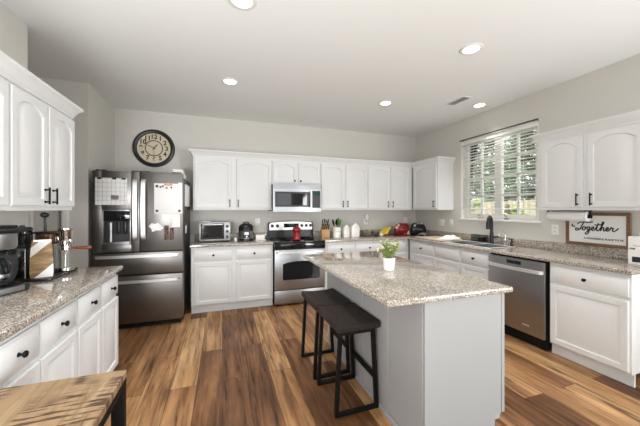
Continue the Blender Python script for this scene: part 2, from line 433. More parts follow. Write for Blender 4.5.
# window in the right wall: white frame, two sashes with muntins
win = MB()
fx0, fx1 = XR+.055, XR+.115
def ybox(mb, x0, x1, y0, y1, z0, z1, b=.003): mb.box(x0, x1, y0, y1, z0, z1, b)
F = .078
ybox(win, fx0, fx1, WY0, WY0+F, WZ0, WZ1); ybox(win, fx0, fx1, WY1-F, WY1, WZ0, WZ1)
ybox(win, fx0, fx1, WY0+F, WY1-F, WZ0, WZ0+F); ybox(win, fx0, fx1, WY0+F, WY1-F, WZ1-F, WZ1)
ymid = (WY0+WY1)/2
ybox(win, fx0, fx1, ymid-.045, ymid+.045, WZ0+F, WZ1-F)
wo = struct(win.build('window_1', M['trim']))
for ya, yb in ((WY0+F, ymid-.045), (ymid+.045, WY1-F)):
    g = MB(); yc = (ya+yb)/2
    g.box(fx0+.012, fx1-.012, yc-.011, yc+.011, WZ0+F, WZ1-F)
    for k in (1, 2, 3):
        zc = WZ0+F + (WZ1-WZ0-2*F)*k/4
        g.box(fx0+.012, fx1-.012, ya, yb, zc-.011, zc+.011)
    g.build('muntin', M['trim'], wo)
    MB().box(fx0+.028, fx0+.034, ya, yb, WZ0+F, WZ1-F).build('pane', M['glass'], wo)
# white reveal lining and sill
rv = MB(); rv.box(XR-.004, fx0, WY0, WY0+.012, WZ0, WZ1); rv.box(XR-.004, fx0, WY1-.012, WY1, WZ0, WZ1); rv.box(XR-.004, fx0, WY0, WY1, WZ1-.012, WZ1); rv.box(XR-.02, fx0, WY0-.02, WY1+.02, WZ0-.018, WZ0+.006, .004)
struct(rv.build('trim_1', M['trim']))

# ------------------------------------------------------------------ outdoors
struct(MB().box(XR+.15, 30, -10, 30, -.5, -.35).build('lawn', M['lawn'], smooth=False))
fe = thing('wooden_fence', 'pale sunlit wooden board fence outside the window, below the trees', 'fence', (7.2, 7, -.35))
fb = MB()
for i in range(62):
    y = -4.5 + i*.15; fb.box(-.012+.004*(i % 3), .012+.004*(i % 3), y, y+.138, .03, 1.95+.02*random.random())
fb.build('boards', M['fence'], fe); rl = MB()
for z in (.4, 1.0, 1.6): rl.box(.023, .07, -4.5, 4.8, z, z+.09)
rl.build('rails', M['fence'], fe)
def tree(loc, rad, hz, th, m, label, seed, n=2600, ls=.13, kind='tree'):
    rnd = random.Random(seed); t = thing(kind, label, kind, loc)
    tr = MB(); tr.tube([(0, 0, 0), (.05, 0, th*.5), (0, .06, th), (.05, .05, hz)], [.16, .13, .11, .05], 8); tr.build('trunk', M['bark'], t)
    f = MB(); cl = [(rnd.gauss(0, .45)*rad, rnd.gauss(0, .45)*rad, th + rnd.random()*(hz-th), rad*(.25+.3*rnd.random())) for _ in range(26)]
    for _ in range(n):
        cx, cy, cz, cr = rnd.choice(cl); d = Vector((rnd.gauss(0, 1), rnd.gauss(0, 1), rnd.gauss(0, .8))).normalized()*cr*rnd.random()**.4
        p = Vector((cx, cy, cz)) + d; a = Vector((rnd.gauss(0, 1), rnd.gauss(0, 1), rnd.gauss(0, 1))).normalized(); b_ = a.orthogonal().normalized(); l_ = ls*(.6+.8*rnd.random())
        vs = [f.bm.verts.new(p + a*l_*s0 + b_*l_*.45*s1) for s0, s1 in ((-1, 0), (0, -1), (1, 0), (0, 1))]
        f.bm.faces.new(vs)
    f.build('foliage', m, t, smooth=False); return t
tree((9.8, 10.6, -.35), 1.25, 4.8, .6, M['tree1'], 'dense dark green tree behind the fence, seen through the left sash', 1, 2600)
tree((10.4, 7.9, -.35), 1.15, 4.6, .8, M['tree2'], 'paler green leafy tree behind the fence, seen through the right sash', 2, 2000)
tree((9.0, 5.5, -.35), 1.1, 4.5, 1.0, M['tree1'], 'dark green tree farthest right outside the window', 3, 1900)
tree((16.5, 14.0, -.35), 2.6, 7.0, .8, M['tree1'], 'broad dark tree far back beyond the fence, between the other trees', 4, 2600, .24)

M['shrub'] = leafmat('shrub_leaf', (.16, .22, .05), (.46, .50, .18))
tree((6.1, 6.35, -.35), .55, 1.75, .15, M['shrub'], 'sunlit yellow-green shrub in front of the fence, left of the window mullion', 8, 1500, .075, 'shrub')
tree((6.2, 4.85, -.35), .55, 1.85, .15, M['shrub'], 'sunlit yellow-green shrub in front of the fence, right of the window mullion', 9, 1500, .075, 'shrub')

# ------------------------------------------------------------------ cabinets
def panel_door(mb, x0, x1, z0, z1, yf=0.0, t=.019, arch=0.0, st=.046):
    K = 14
    def outline(i, a, y):
        xl, xr, zb, zt = x0+i, x1-i, z0+i, z1-i
        pts = [(xl, y, zb), (xr, y, zb), (xr, y, zt-a)]
        for k in range(1, K):
            u = k/K; x = xr + (xl-xr)*u; e = 1-abs(2*u-1)
            s_ = 1-(1-e)**2.2 if a else 0
            pts.append((x, y, zt-a+a*s_))
        pts.append((xl, y, zt-a)); return pts
    g = min(.034, (x1-x0)*.09)
    rs = [outline(0, 0, yf+t), outline(0, 0, yf+.004), outline(.004, 0, yf), outline(st, arch, yf), outline(st+.004, arch, yf+.011),
          outline(st+.010, arch, yf+.011), outline(st+.010+g, arch*.9, yf+.001)]
    return mb.rings(rs)
def drawer_front(mb, x0, x1, z0, z1, yf=0.0, t=.019):
    def o(i, y): return [(x0+i, y, z0+i), (x1-i, y, z0+i), (x1-i, y, z1-i), (x0+i, y, z1-i)]
    return mb.rings([o(0, yf+t), o(0, yf+.007), o(.004, yf+.004), o(.012, yf+.003), o(.016, yf)])
def pull_mb(x, z0, z1, yf=0.0, r=.0055):
    m = MB(); y = yf-.025
    m.cyl((x, y, z0), (x, y, z1), r, n=10)
    for z in (z0+.016, z1-.016): m.cyl((x, y, z), (x, yf, z), r*.9, n=8); m.cyl((x, yf-.004, z), (x, yf, z), r*1.4, n=10)
    return m
def knob_mb(x, z, yf=0.0, r=.015):
    m = MB(); m.lathe([(.004, 0), (.010, 0), (.006, -.006), (.005, -.014), (r*.8, -.018), (r, -.023), (r*.85, -.029), (r*.3, -.032)], (x, yf, z), 16, 'y'); return m
RUN = {'back': (lambda s, f: (s, f), 0.0), 'right': (lambda s, f: (f, s), -PI/2), 'left': (lambda s, f: (f, s), PI/2)}
SGN = {'back': 1, 'right': -1, 'left': 1}
def cabinet(run, front, s0, s1, z0, z1, depth, name, label, cat, doors=(), drawers=(), toe=False, group=None, fx=0.0, extra_back=None, low=None):
    """doors: (a, b, za, zb, arch, pull) in run coordinates; pull = None | (s, z0, z1) | ('knob', s, z)"""
    xy, rz = RUN[run]; sg = SGN[run]; L = lambda s: (s - s0) * sg
    x, y = xy(s0, front)
    t = thing(name, label, cat, (x, y, 0), rz, group); W = L(s1)
    b = MB()
    bz = z0 + (.1 if toe else 0)
    if low:   # open topped (sink) carcass: low box, front rail and side panels
        b.box(0, W, .02, depth, bz, low); b.box(0, W, .02, .038, low, z1); b.box(0, .018, .038, depth, low, z1); b.box(W-.018, W, .038, depth, low, z1)
    else: b.box(0, W, .02, depth, bz, z1, .0015, 1)
    b.build('body', M['cab'], t)
    if toe: MB().box(.0, W, .05, .068, 0, .1).build('toe_kick', M['cab'], t)
    for (a, c, za, zb, arch, pull) in doors:
        xa, xb = sorted((L(a), L(c)))
        d = panel_door(MB(), xa, xb, za, zb, 0, .019, arch).build('door', M['cab'], t)
        if pull:
            if pull[0] == 'knob': knob_mb(L(pull[1]), pull[2]).build('knob', M['blackm'], d)
            else: pull_mb(L(pull[0]), pull[1], pull[2]).build('handle', M['blackm'], d)
    for (a, c, za, zb, kn) in drawers:
        xa, xb = sorted((L(a), L(c)))
        d = drawer_front(MB(), xa, xb, za, zb).build('drawer', M['cab'], t)
        if kn: knob_mb((xa+xb)/2, (za+zb)/2).build('knob', M['blackm'], d)
    return t
UZ0, UZ1 = 1.372, 2.165
DZ0, DZ1 = 1.400, 2.118
UF, RF, LF = YB-.33, XR-.33, XL+.33
AR = .048
cabinet('back', UF, -.388, .715, UZ0, UZ1, .33, 'wall_cabinet', 'white two-door wall cabinet above the toaster oven, beside the fridge', 'cabinet',
        [(-.366, .127, DZ0, DZ1, AR, (.103, 1.415, 1.525)), (.197, .709, DZ0, DZ1, AR, (.222, 1.415, 1.525))], group='white wall cabinets')
cabinet('back', UF, .718, 1.502, 1.765, UZ1, .33, 'wall_cabinet', 'short white two-door wall cabinet directly above the microwave', 'cabinet',
        [(.732, 1.101, 1.792, DZ1, AR, ('knob', 1.068, 1.825)), (1.132, 1.489, 1.792, DZ1, AR, ('knob', 1.165, 1.825))], group='white wall cabinets')
cabinet('back', UF, 1.505, 2.347, UZ0, UZ1, .33, 'wall_cabinet', 'white two-door wall cabinet right of the microwave, above the knife block', 'cabinet',
        [(1.514, 1.918, DZ0, DZ1, AR, (1.888, 1.415, 1.525)), (1.945, 2.335, DZ0, DZ1, AR, (1.972, 1.415, 1.525))], group='white wall cabinets')
cabinet('back', UF, 2.350, 3.262, UZ0, UZ1, .33, 'wall_cabinet', 'white two-door wall cabinet above the bananas, next to the corner', 'cabinet',
        [(2.363, 2.776, DZ0, DZ1, AR, (2.746, 1.415, 1.525)), (2.807, 3.18, DZ0, DZ1, AR, (2.838, 1.415, 1.525))], group='white wall cabinets')
cabinet('right', RF, 4.372, 3.737, UZ0, UZ1, .33, 'wall_cabinet', 'white one-door wall cabinet in the corner left of the window', 'cabinet',
        [(4.325, 3.757, DZ0, DZ1, AR, (3.80, 1.415, 1.525))], group='white wall cabinets')
cabinet('right', RF, 2.209, 1.33, UZ0, 2.14, .33, 'wall_cabinet', 'white two-door wall cabinet above the framed sign, right of the window', 'cabinet',
        [(2.152, 1.785, DZ0, 2.092, .06, (1.822, 1.415, 1.535)), (1.746, 1.36, DZ0, 2.092, .06, (1.712, 1.415, 1.535))], group='white wall cabinets')
cabinet('left', LF, 1.30, 2.013, UZ0, 2.12, .33, 'wall_cabinet', 'white wall cabinet cut off by the left edge, above the drip coffee maker', 'cabinet',
        [(1.315, 1.655, DZ0, 2.065, AR, (1.62, 1.415, 1.525)), (1.672, 2.006, DZ0, 2.065, AR, (1.70, 1.415, 1.525))], group='white wall cabinets')
cabinet('left', LF, 2.016, 2.74, UZ0, 2.12, .33, 'wall_cabinet', 'white two-door wall cabinet above the espresso maker on the left', 'cabinet',
        [(2.026, 2.370, DZ0, 2.065, AR, (2.335, 1.412, 1.522)), (2.388, 2.734, DZ0, 2.065, AR, (2.425, 1.412, 1.522))], group='white wall cabinets')
# crown mouldings
crp = [(.001, 2.130), (.006, 2.130), (.008, 2.150), (.016, 2.158), (.024, 2.178), (.042, 2.198), (.052, 2.204), (.054, 2.222), (.001, 2.222)]
b = MB(); b.sweep([(-.388, YB-.002), (-.388, UF+.019), (3.263, UF+.019), (3.263, 3.737), (XR-.002, 3.737)][::1], [(-0, 0)]*0 or crp)
tag(b.build('crown_molding', M['cab']), 'long white crown moulding along the top of the back wall cabinets', 'moulding', 'crown mouldings')
b = MB(); b.sweep([(XR-.002, 2.209), (RF+.019, 2.209), (RF+.019, 1.33), (XR-.002, 1.33)], [(o, z-.030) for o, z in crp])
tag(b.build('crown_molding', M['cab']), 'white crown moulding above the cabinet right of the window', 'moulding', 'crown mouldings')
b = MB(); b.sweep([(XL+.002, 1.30), (LF-.019, 1.30), (LF-.019, 2.74), (XL+.002, 2.74)], [(o, z-.046) for o, z in crp])
tag(b.build('crown_molding', M['cab']), 'white crown moulding over the wall cabinets on the left wall', 'moulding', 'crown mouldings')

BF, BRF, BLF = YB-.61, XR-.61, XL+.61
BT = .878
dz0, dz1, oz0, oz1 = .115, .668, .695, .845
def base(run, front, s0, s1, label, cols, drw=True, low=None, knob=None, **kw):
    doors = [(a, c, dz0, dz1, 0, None) for a, c in cols]
    drs = [(a, c, oz0, oz1, (knob[i] if knob else True)) for i, (a, c) in enumerate(cols)]
    return cabinet(run, front, s0, s1, 0, BT, .60, 'base_cabinet', label, 'cabinet', doors, drs, True, 'white base cabinets', low=low, **kw)
base('back', BF, -.388, .686, 'white base cabinet between fridge and stove, under the toaster oven', [(-.351, .125), (.184, .663)])
base('back', BF, 1.470, 2.488, 'white base cabinet right of the stove, under the knife block', [(1.515, 1.957), (1.992, 2.467)])
base('back', BF, 2.491, 2.982, 'white base cabinet against the back wall nearest the corner, behind the potted plant', [(2.514, 2.93)])
base('right', BRF, 4.09, 3.482, 'white base cabinet under the cutting board, left of the sink', [(4.02, 3.498)])
base('right', BRF, 3.480, 2.548, 'white sink base cabinet between cutting board and dishwasher', [(3.466, 3.003), (2.97, 2.565)], low=.66, knob=(False, True))
base('right', BRF, 1.903, 1.318, 'white base cabinet right of the dishwasher, at the end of the run', [(1.889, 1.332)])
base('left', BLF, 1.375, 2.073, 'white base cabinet on the left behind the wooden table', [(1.39, 1.698), (1.713, 2.064)])
base('left', BLF, 2.076, 2.777, 'white base cabinet at the far end of the left counter, facing the fridge', [(2.087, 2.428), (2.45, 2.768)])

# ------------------------------------------------------------------ countertops
CZ0, CZ1 = .879, .914
def slab(name, label, outer, holes, splashes, group='granite countertops'):
    t = thing(name, label, 'countertop', (0, 0, 0), 0, group)
    MB().fill_slab(outer, holes, CZ0, CZ1, .009).build('slab', M['granite'], t)
    for (x0, x1, y0, y1) in splashes: MB().box(x0, x1, y0, y1, CZ1+.0005, 1.010, .003).build('backsplash', M['granite'], t)
    return t
slab('countertop', 'short granite countertop between fridge and stove under the toaster oven', [(-.40, 4.07), (.688, 4.07), (.688, YB-.001), (-.40, YB-.001)], [], [(-.40, .688, YB-.022, YB-.001)])
SX0, SX1, SY0, SY1 = 3.015, 3.42, 2.60, 3.32
slab('countertop', 'long L-shaped granite countertop holding the sink along back and right walls',
     [(1.462, 4.07), (2.939, 4.07), (2.939, 1.296), (XR-.001, 1.296), (XR-.001, YB-.001), (1.462, YB-.001)],
     [[(SX0, SY0), (SX1, SY0), (SX1, SY1), (SX0, SY1)]], [(1.462, XR-.023, YB-.022, YB-.001), (XR-.022, XR-.001, 1.296, YB-.001)])
slab('countertop', 'granite countertop on the left wall under the coffee makers', [(XL+.001, 1.36), (XL+.635, 1.36), (XL+.635, 2.792), (XL+.001, 2.792)], [], [(XL+.001, XL+.022, 1.36, 2.79)])

# ------------------------------------------------------------------ kitchen island
isl = thing('kitchen_island', 'grey and white kitchen island with granite top in the middle of the floor', 'island', (0, 0, 0))
IX0, IX1, IY0, IY1 = 1.047, 1.630, 1.300, 2.82
b = MB(); b.box(IX0+.01, IX1-.02, IY0+.012, IY1-.012, .10, BT); b.box(IX0+.01, IX1-.07, IY0+.012, IY1-.012, .0, .10); b.build('body', M['island'], isl)
b = MB(); b.box(IX0, IX0+.01, IY0+.012, IY1, .0, BT)
n = 4; seg = (IY1-IY0)/n
for k in range(n+1):
    y = IY0+.03+k*(seg-.016); b.box(IX0-.006, IX0, max(IY0+.012, y-.03), min(IY1, y+.03), .0, BT, .002, 1)
b.build('back_panel', M['island'], isl)
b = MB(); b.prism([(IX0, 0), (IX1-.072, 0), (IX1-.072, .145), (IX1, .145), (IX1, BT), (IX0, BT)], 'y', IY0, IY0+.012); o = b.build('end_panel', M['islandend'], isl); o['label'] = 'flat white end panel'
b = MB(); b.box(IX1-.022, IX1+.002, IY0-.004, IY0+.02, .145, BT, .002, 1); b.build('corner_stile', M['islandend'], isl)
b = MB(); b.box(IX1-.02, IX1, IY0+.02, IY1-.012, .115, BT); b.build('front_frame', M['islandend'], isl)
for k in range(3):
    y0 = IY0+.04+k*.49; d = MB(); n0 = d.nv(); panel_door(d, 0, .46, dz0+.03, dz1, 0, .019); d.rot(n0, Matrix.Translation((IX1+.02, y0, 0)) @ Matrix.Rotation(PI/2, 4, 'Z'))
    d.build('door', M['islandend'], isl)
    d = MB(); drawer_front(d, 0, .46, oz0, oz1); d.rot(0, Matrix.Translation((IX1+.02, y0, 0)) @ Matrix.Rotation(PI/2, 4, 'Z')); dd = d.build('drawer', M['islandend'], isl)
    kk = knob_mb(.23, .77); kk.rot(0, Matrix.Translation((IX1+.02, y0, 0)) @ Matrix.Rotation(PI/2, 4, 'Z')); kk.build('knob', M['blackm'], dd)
b = MB(); b.sweep([(IX0-.006, IY1), (IX0-.006, IY0)], [(.0, 0), (.010, 0), (.010, .014), (.007, .022), (0, .026)]); b.build('shoe_molding', M['islandend'], isl)
cw = .012
b = MB(); b.fill_slab([(.79, 1.262), (1.656, 1.262), (1.656, 2.858), (.79, 2.858)], [], CZ0, CZ1, .010); o = b.build('countertop', M['granite'], isl); o['label'] = 'speckled granite top'

# ------------------------------------------------------------------ refrigerator
FX0, FX1, FY = -1.366, -.452, 3.82
fr = thing('refrigerator', 'dark stainless french door refrigerator under the wall clock', 'refrigerator', (FX0, FY, 0))
FW = FX1-FX0
MB().box(.004, FW-.004, .085, .86, .03, 1.775, .006).build('case', mat('fridge_case', (.055, .053, .052), .45, .4), fr)
MB().box(.03, FW-.03, .06, .8, 0, .03).build('base_grille', M['black'], fr)
b = MB()
for x in (.03, FW-.10): b.box(x, x+.07, .10, .16, .0, .028)
# left door built round the dispenser recess
hx = .460; rx0, rx1, rz0, rz1 = .092, .372, .985, 1.375; dz_0, dz_1 = .893, 1.815
b = MB()
b.box(0, rx0, 0, .08, dz_0, dz_1, .006); b.box(rx1, hx, 0, .08, dz_0, dz_1, .006)
b.box(rx0-.006, rx1+.006, .0, .08, dz_0, rz0, .004); b.box(rx0-.006, rx1+.006, .0, .08, rz1, dz_1, .004)
ld = b.build('door', M['bsteel'], fr)
MB().box(rx0-.004, rx1+.004, .06, .078, rz0, rz1).build('dispenser_back', M['darkgrey'], ld)
b = MB(); fw = .014
for q in ((rx0, rx0+fw, rz0, rz1), (rx1-fw, rx1, rz0, rz1), (rx0+fw, rx1-fw, rz0, rz0+fw), (rx0+fw, rx1-fw, rz1-fw, rz1)): b.box(q[0], q[1], -.004, .03, q[2], q[3], .003)
b.build('dispenser_frame', M['steel'], ld)
MB().box(rx0+fw, rx1-fw, .004, .055, 1.25, rz1-fw, .003).build('dispenser_panel', M['blackgl'], ld)
b = MB(); b.box(rx0+.13, rx0+.165, .02, .05, 1.10, 1.25, .006); b.box(rx0+.195, rx0+.23, .02, .05, 1.10, 1.25, .006); b.build('dispenser_paddle', M['black'], ld)
MB().cyl((rx0+.075, .03, rz0+fw), (rx0+.075, .03, 1.23), .024, n=16).build('dispenser_tube', M['steel'], ld)
MB().box(rx0+fw, rx1-fw, .0, .058, rz0+fw, rz0+fw+.012, .002).build('drip_tray', M['steel'], ld)
rd = MB().box(hx+.005, FW, 0, .08, dz_0, dz_1, .008).build('door', M['bsteel'], fr)
for xa, xb in ((.02, .12), (FW-.12, FW-.02), (hx-.09, hx+.09)): MB().box(xa, xb, .03, .12, dz_1+.0005, dz_1+.016, .004).build('hinge_cover', M['darkgrey'], fr)
for x, par in ((hx-.036, ld), (hx+.045, rd)):
    b = MB(); pts = [(x, -.012, 1.03), (x, -.040, 1.06), (x, -.052, 1.20), (x, -.055, 1.38), (x, -.052, 1.55), (x, -.040, 1.69), (x, -.012, 1.725)]
    b.bar(spline(pts, 5), .022, .009, (0, -1, .001)); 
    for z in (1.06, 1.69): b.box(x-.012, x+.012, -.036, 0, z-.014, z+.014, .004)
    b.build('handle', M['handle'], par)
for za, zb, zh in ((.628, .882, .845), (.065, .616, .556)):
    d = MB().box(0, FW, 0, .08, za, zb, .008).build('drawer', M['bsteel'], fr)
    b = MB(); pts = [(.045, -.012, zh), (.07, -.035, zh), (.25, -.050, zh), (FW/2, -.054, zh), (FW-.25, -.050, zh), (FW-.07, -.035, zh), (FW-.045, -.012, zh)]
    b.bar(spline(pts, 6), .010, .016, (0, 0, 1))
    for x in (.07, FW-.07): b.box(x-.014, x+.014, -.034, 0, zh-.012, zh+.012, .003)
    b.build('handle', M['handle'], d)

# papers on the fridge
fy = FY - .0015
def paper(name, label, cat, x0, x1, z0, z1, m, t=.003, grp=None, y=None, b_=.0):
    y = fy if y is None else y
    o = thing(name, label, cat, ((x0+x1)/2, y, z0), 0, grp); hw = (x1-x0)/2
    MB().box(-hw, hw, -t, 0, 0, z1-z0, b_).build('sheet', m, o); return o
cal = paper('calendar', 'white grid month calendar page hanging on the left fridge door above the dispenser', 'calendar', -1.335, -1.03, 1.43, 1.735, M['calendar'])
b = MB()
for x in (-.11, .03, .12): b.box(x-.02, x+.02, -.014, -.0032, .288, .308, .003)
b.build('clip', M['black'], cal)
MB().box(-.005, .07, -.0045, -.0032, .06, .11).build('printed_block', M['nickel'], cal)
wb = thing('whiteboard', 'white rounded magnetic whiteboard on the right fridge door', 'whiteboard', (-.607, fy, 1.328))
MB().box(-.150, .150, -.006, 0, 0, .36, .0025).build('board', M['paper'], wb)
b = MB()
for x in (-.120, .120):
    for z in (.035, .325): b.cyl((x, -.012, z), (x, -.0062, z), .016, n=14)
b.build('corner_magnet', M['darkgrey'], wb)
b = MB(); b.tube([(-.03, -.010, .352), (0, -.012, .375), (.03, -.010, .352)], .004, 6); b.box(-.045, .045, -.012, -.0062, .336, .352, .002); b.build('hanger', M['knifewood'], wb)
for i, (x, z, m, c) in enumerate([(-.69, 1.645, 'black', 'black'), (-.665, 1.655, 'red', 'red, at the left of the magnet row'), (-.625, 1.635, 'redwood', 'brown'), (-.575, 1.64, 'red', 'red, at the right of the magnet row')]):
    o = MB().cyl((0, -.008, 0), (0, 0, 0), .011, n=12).build('magnet', M[m]); o.location = (x, fy-.0063, z)
    tag(o, ('small round magnet on the upper whiteboard edge, ' + c) if ',' not in c else ('small round magnet on the upper whiteboard edge, ' + c), 'magnet', 'magnets on the whiteboard')
o = paper('note', 'white paper note hanging below the right corner of the whiteboard', 'note', -.57, -.483, 1.168, 1.325, M['paper'], .002)
o = paper('card', 'white tilted card pinned over the upper right whiteboard corner', 'card', -.50, -.455, 1.62, 1.70, M['paper'], .002, y=fy-.0195); 
cc = thing('sticker_card', 'white odd-shaped cutout magnet with dark print left of the photo strips', 'magnet', (-.738, fy, 1.115))
MB().prism([(-.075, .07), (-.045, .105), (-.01, .095), (.02, .108), (.05, .08), (.078, .05), (.05, .015), (.0, .02), (-.04, .0), (-.05, .04)], 'y', -.003, 0).build('card', M['paper'], cc)
MB().prism([(-.03, .07), (-.005, .082), (.02, .06), (.03, .04), (.0, .035), (-.02, .05)], 'y', -.0042, -.0032).build('printed_mark', M['nickel'], cc)
for i, (x, z0, z1, la) in enumerate([(-.628, 1.02, 1.19, 'colour photo strip on the right fridge door, left one of two'), (-.572, 1.02, 1.16, 'colour photo strip on the right fridge door under the white note')]):
    paper('photo_strip', la, 'photo', x-.024, x+.024, z0, z1, M['photo'], .002, 'photo strips on the fridge')
# papers on the fridge side
def side_paper(name, label, cat, y0, y1, z0, z1, m, t=.006):
    o = thing(name, label, cat, (FX1-.004+.0015, (y0+y1)/2, z0)); hw = (y1-y0)/2
    MB().box(0, t, -hw, hw, 0, z1-z0, .001).build('sheet', m, o); return o
fo = side_paper('paper_folder', 'white paper pocket hanging on the right side of the fridge', 'folder', 4.02, 4.40, 1.42, 1.70, M['paper'], .02)
side_paper('photo_print', 'dark photo print on the fridge side, below the white pocket', 'photo', 4.05, 4.30, 1.20, 1.38, M['photo'])
side_paper('note', 'small white note low on the fridge side', 'note', 4.08, 4.22, 1.07, 1.17, M['paper'])
ft = thing('paper_stack', 'white folded papers lying on top of the fridge', 'papers', (-.56, 4.10, 1.776))
MB().box(-.12, .10, -.12, .12, .0, .06, .006).build('lower_sheets', M['paper'], ft)
MB().box(-.04, .085, -.08, .10, .061, .115, .01).build('folded_top', M['white'], ft)

# wall clock
ck = thing('wall_clock', 'round black framed wall clock with cream face above the fridge', 'clock', (-.932, YB-.002, 2.262))
MB().lathe([(.268, 0), (.272, -.012), (.262, -.034), (.240, -.042), (.222, -.036), (.214, -.022), (.214, 0)], (0, 0, 0), 56, 'y', False, False).build('frame', M['black'], ck)
MB().lathe([(.216, -.004), (.216, -.014)], (0, 0, 0), 48, 'y').build('face', M['dial'], ck)
MB().lathe([(.104, -.0145), (.104, -.017), (.116, -.017), (.116, -.0145)], (0, 0, 0), 48, 'y', False, False).build('inner_ring', M['black'], ck)
rotf = Matrix.Rotation(PI/2, 3, 'X')
for k in range(1, 13):
    a = PI/2 - k*PI/6
    me = text_mb(str(k), .088, .0015, (.163*math.cos(a), -.017, .163*math.sin(a)), rotf, off=.0025)
    nm = MB(); nm.bm.from_mesh(me); bpy.data.meshes.remove(me); nm.build('numeral', M['black'], ck, smooth=False)
def hand(a, l, wd, y):
    d = Vector((math.sin(a), 0, math.cos(a))); p = Vector((d.z, 0, -d.x))
    pts = [(-d*.03+p*wd*.5), (d*l*.65+p*wd), d*l, (d*l*.65-p*wd), (-d*.03-p*wd*.5)]
    m = MB(); m.rings([[(q.x, y, q.z) for q in pts], [(q.x, y-.002, q.z) for q in pts]]); return m
hand(R(40), .085, .006, -.0195).build('hour_hand', M['black'], ck)
hand(R(-62), .105, .005, -.022).build('minute_hand', M['black'], ck)
hand(R(180), .165, .0025, -.0245).build('second_hand', M['black'], ck)
MB().cyl((0, -.0145, 0), (0, -.028, 0), .008, n=12).build('hub', M['black'], ck)

# ------------------------------------------------------------------ range
RX0, RX1, RY = .697, 1.457, 4.035
rg = thing('stove', 'stainless electric range with black cooktop between the base cabinets', 'stove', (RX0, RY, 0)); W = RX1-RX0
MB().box(.0, W, .045, .655, .03, .895, .002).build('body', M['blackm'], rg)
b = MB()
for x in (.04, W-.08):
    for y in (.08, .58): b.cyl((x+.02, y, 0), (x+.02, y, .03), .018, n=10)
b.build('foot', M['black'], rg)
MB().box(-.002, W+.002, .0, .60, .896, .914, .005).build('cooktop', M['blackgl'], rg)
MB().box(.0, W, .004, .044, .806, .895, .006).build('control_strip', M['blackgl'], rg)
od = MB().box(.004, W-.004, .0, .043, .232, .802, .006).build('oven_door', M['steel'], rg)
wp = [(.125, .37), (.665, .37), (.672, .40), (.672, .60)] + [(.672-.554*k/10, .60+.035*math.sin(PI*k/10)**.7) for k in range(1, 10)] + [(.118, .60), (.118, .40)]
MB().prism(wp, 'y', -.004, -.0005).build('oven_window', M['blackgl'], od)
b = MB(); b.bar(spline([(.03, -.01, .77), (.05, -.04, .77), (.2, -.052, .77), (W/2, -.055, .77), (W-.2, -.052, .77), (W-.05, -.04, .77), (W-.03, -.01, .77)], 5), .010, .013)
for x in (.05, W-.05): b.box(x-.014, x+.014, -.038, 0, .758, .782, .003)
b.build('handle', M['handle'], od)
sd_ = MB().box(.004, W-.004, .003, .043, .03, .222, .006).build('storage_drawer', M['steel'], rg)
bgp = [(.0, .915), (W, .915), (W, 1.13)] + [(W-.03*(1-math.cos(k*PI/10)), 1.13+.045*math.sin(k*PI/10)) for k in range(1, 6)] + [(W*.75, 1.188), (W*.5, 1.193), (W*.25, 1.188)] + [(.03*(1-math.cos(k*PI/10)), 1.13+.045*math.sin(k*PI/10)) for k in range(5, 0, -1)] + [(0, 1.13)]
bgd = MB().prism(bgp, 'y', .605, .655).build('backguard', M['black'], rg)
pp = [(.02, 1.045), (W-.02, 1.045), (W-.02, 1.14), (W-.045, 1.165), (W*.75, 1.176), (W*.5, 1.181), (W*.25, 1.176), (.045, 1.165), (.02, 1.14)]
MB().prism(pp, 'y', .599, .6045).build('control_panel', M['handle'], bgd)
MB().box(W*.5-.125, W*.5+.125, .5955, .5985, 1.085, 1.150).build('display', M['blackgl'], bgd)
MB().box(W*.5-.045, W*.5+.045, .5945, .5953, 1.118, 1.140).build('clock_readout', M['lcd'], bgd)
for x in (.065, .15, W-.20, W-.125, W-.05):
    MB().lathe([(.026, .5985), (.026, .588), (.020, .584), (.018, .57), (.002, .57)], (x, 0, 1.113), 18, 'y').build('knob', M['black'], bgd)
for k, (x, y, r) in enumerate([(.20, .17, .10), (.56, .17, .08), (.20, .43, .08), (.56, .43, .10)]):
    dp = MB().lathe([(r+.018, .9145), (r+.02, .919), (r+.01, .920), (r-.01, .9165), (.02, .9155)], (x, y, 0), 28).build('drip_pan', M['chrome'], rg)
    pts = [((r*.25 + (r*.75)*i/60)*math.cos(i*.36), (r*.25+(r*.75)*i/60)*math.sin(i*.36), .9235) for i in range(61)]
    MB().tube([(x+p[0], y+p[1], p[2]) for p in pts], .005, 6).build('burner_coil', M['blackm'], dp)
rj = thing('kitchen_jar', 'red waisted kitchen jar with rounded lid standing on the stove', 'jar', (1.065, 4.235, .9275))
MB().lathe([(.0, 0), (.062, 0), (.066, .012), (.058, .05), (.050, .085), (.046, .105)], (0, 0, 0), 28).build('body', M['red'], rj)
MB().lathe([(.046, .1055), (.058, .118), (.064, .14), (.060, .165), (.044, .182), (.018, .190), (.012, .2), (.012, .21), (.002, .214)], (0, 0, 0), 28).build('lid', M['red'], rj)

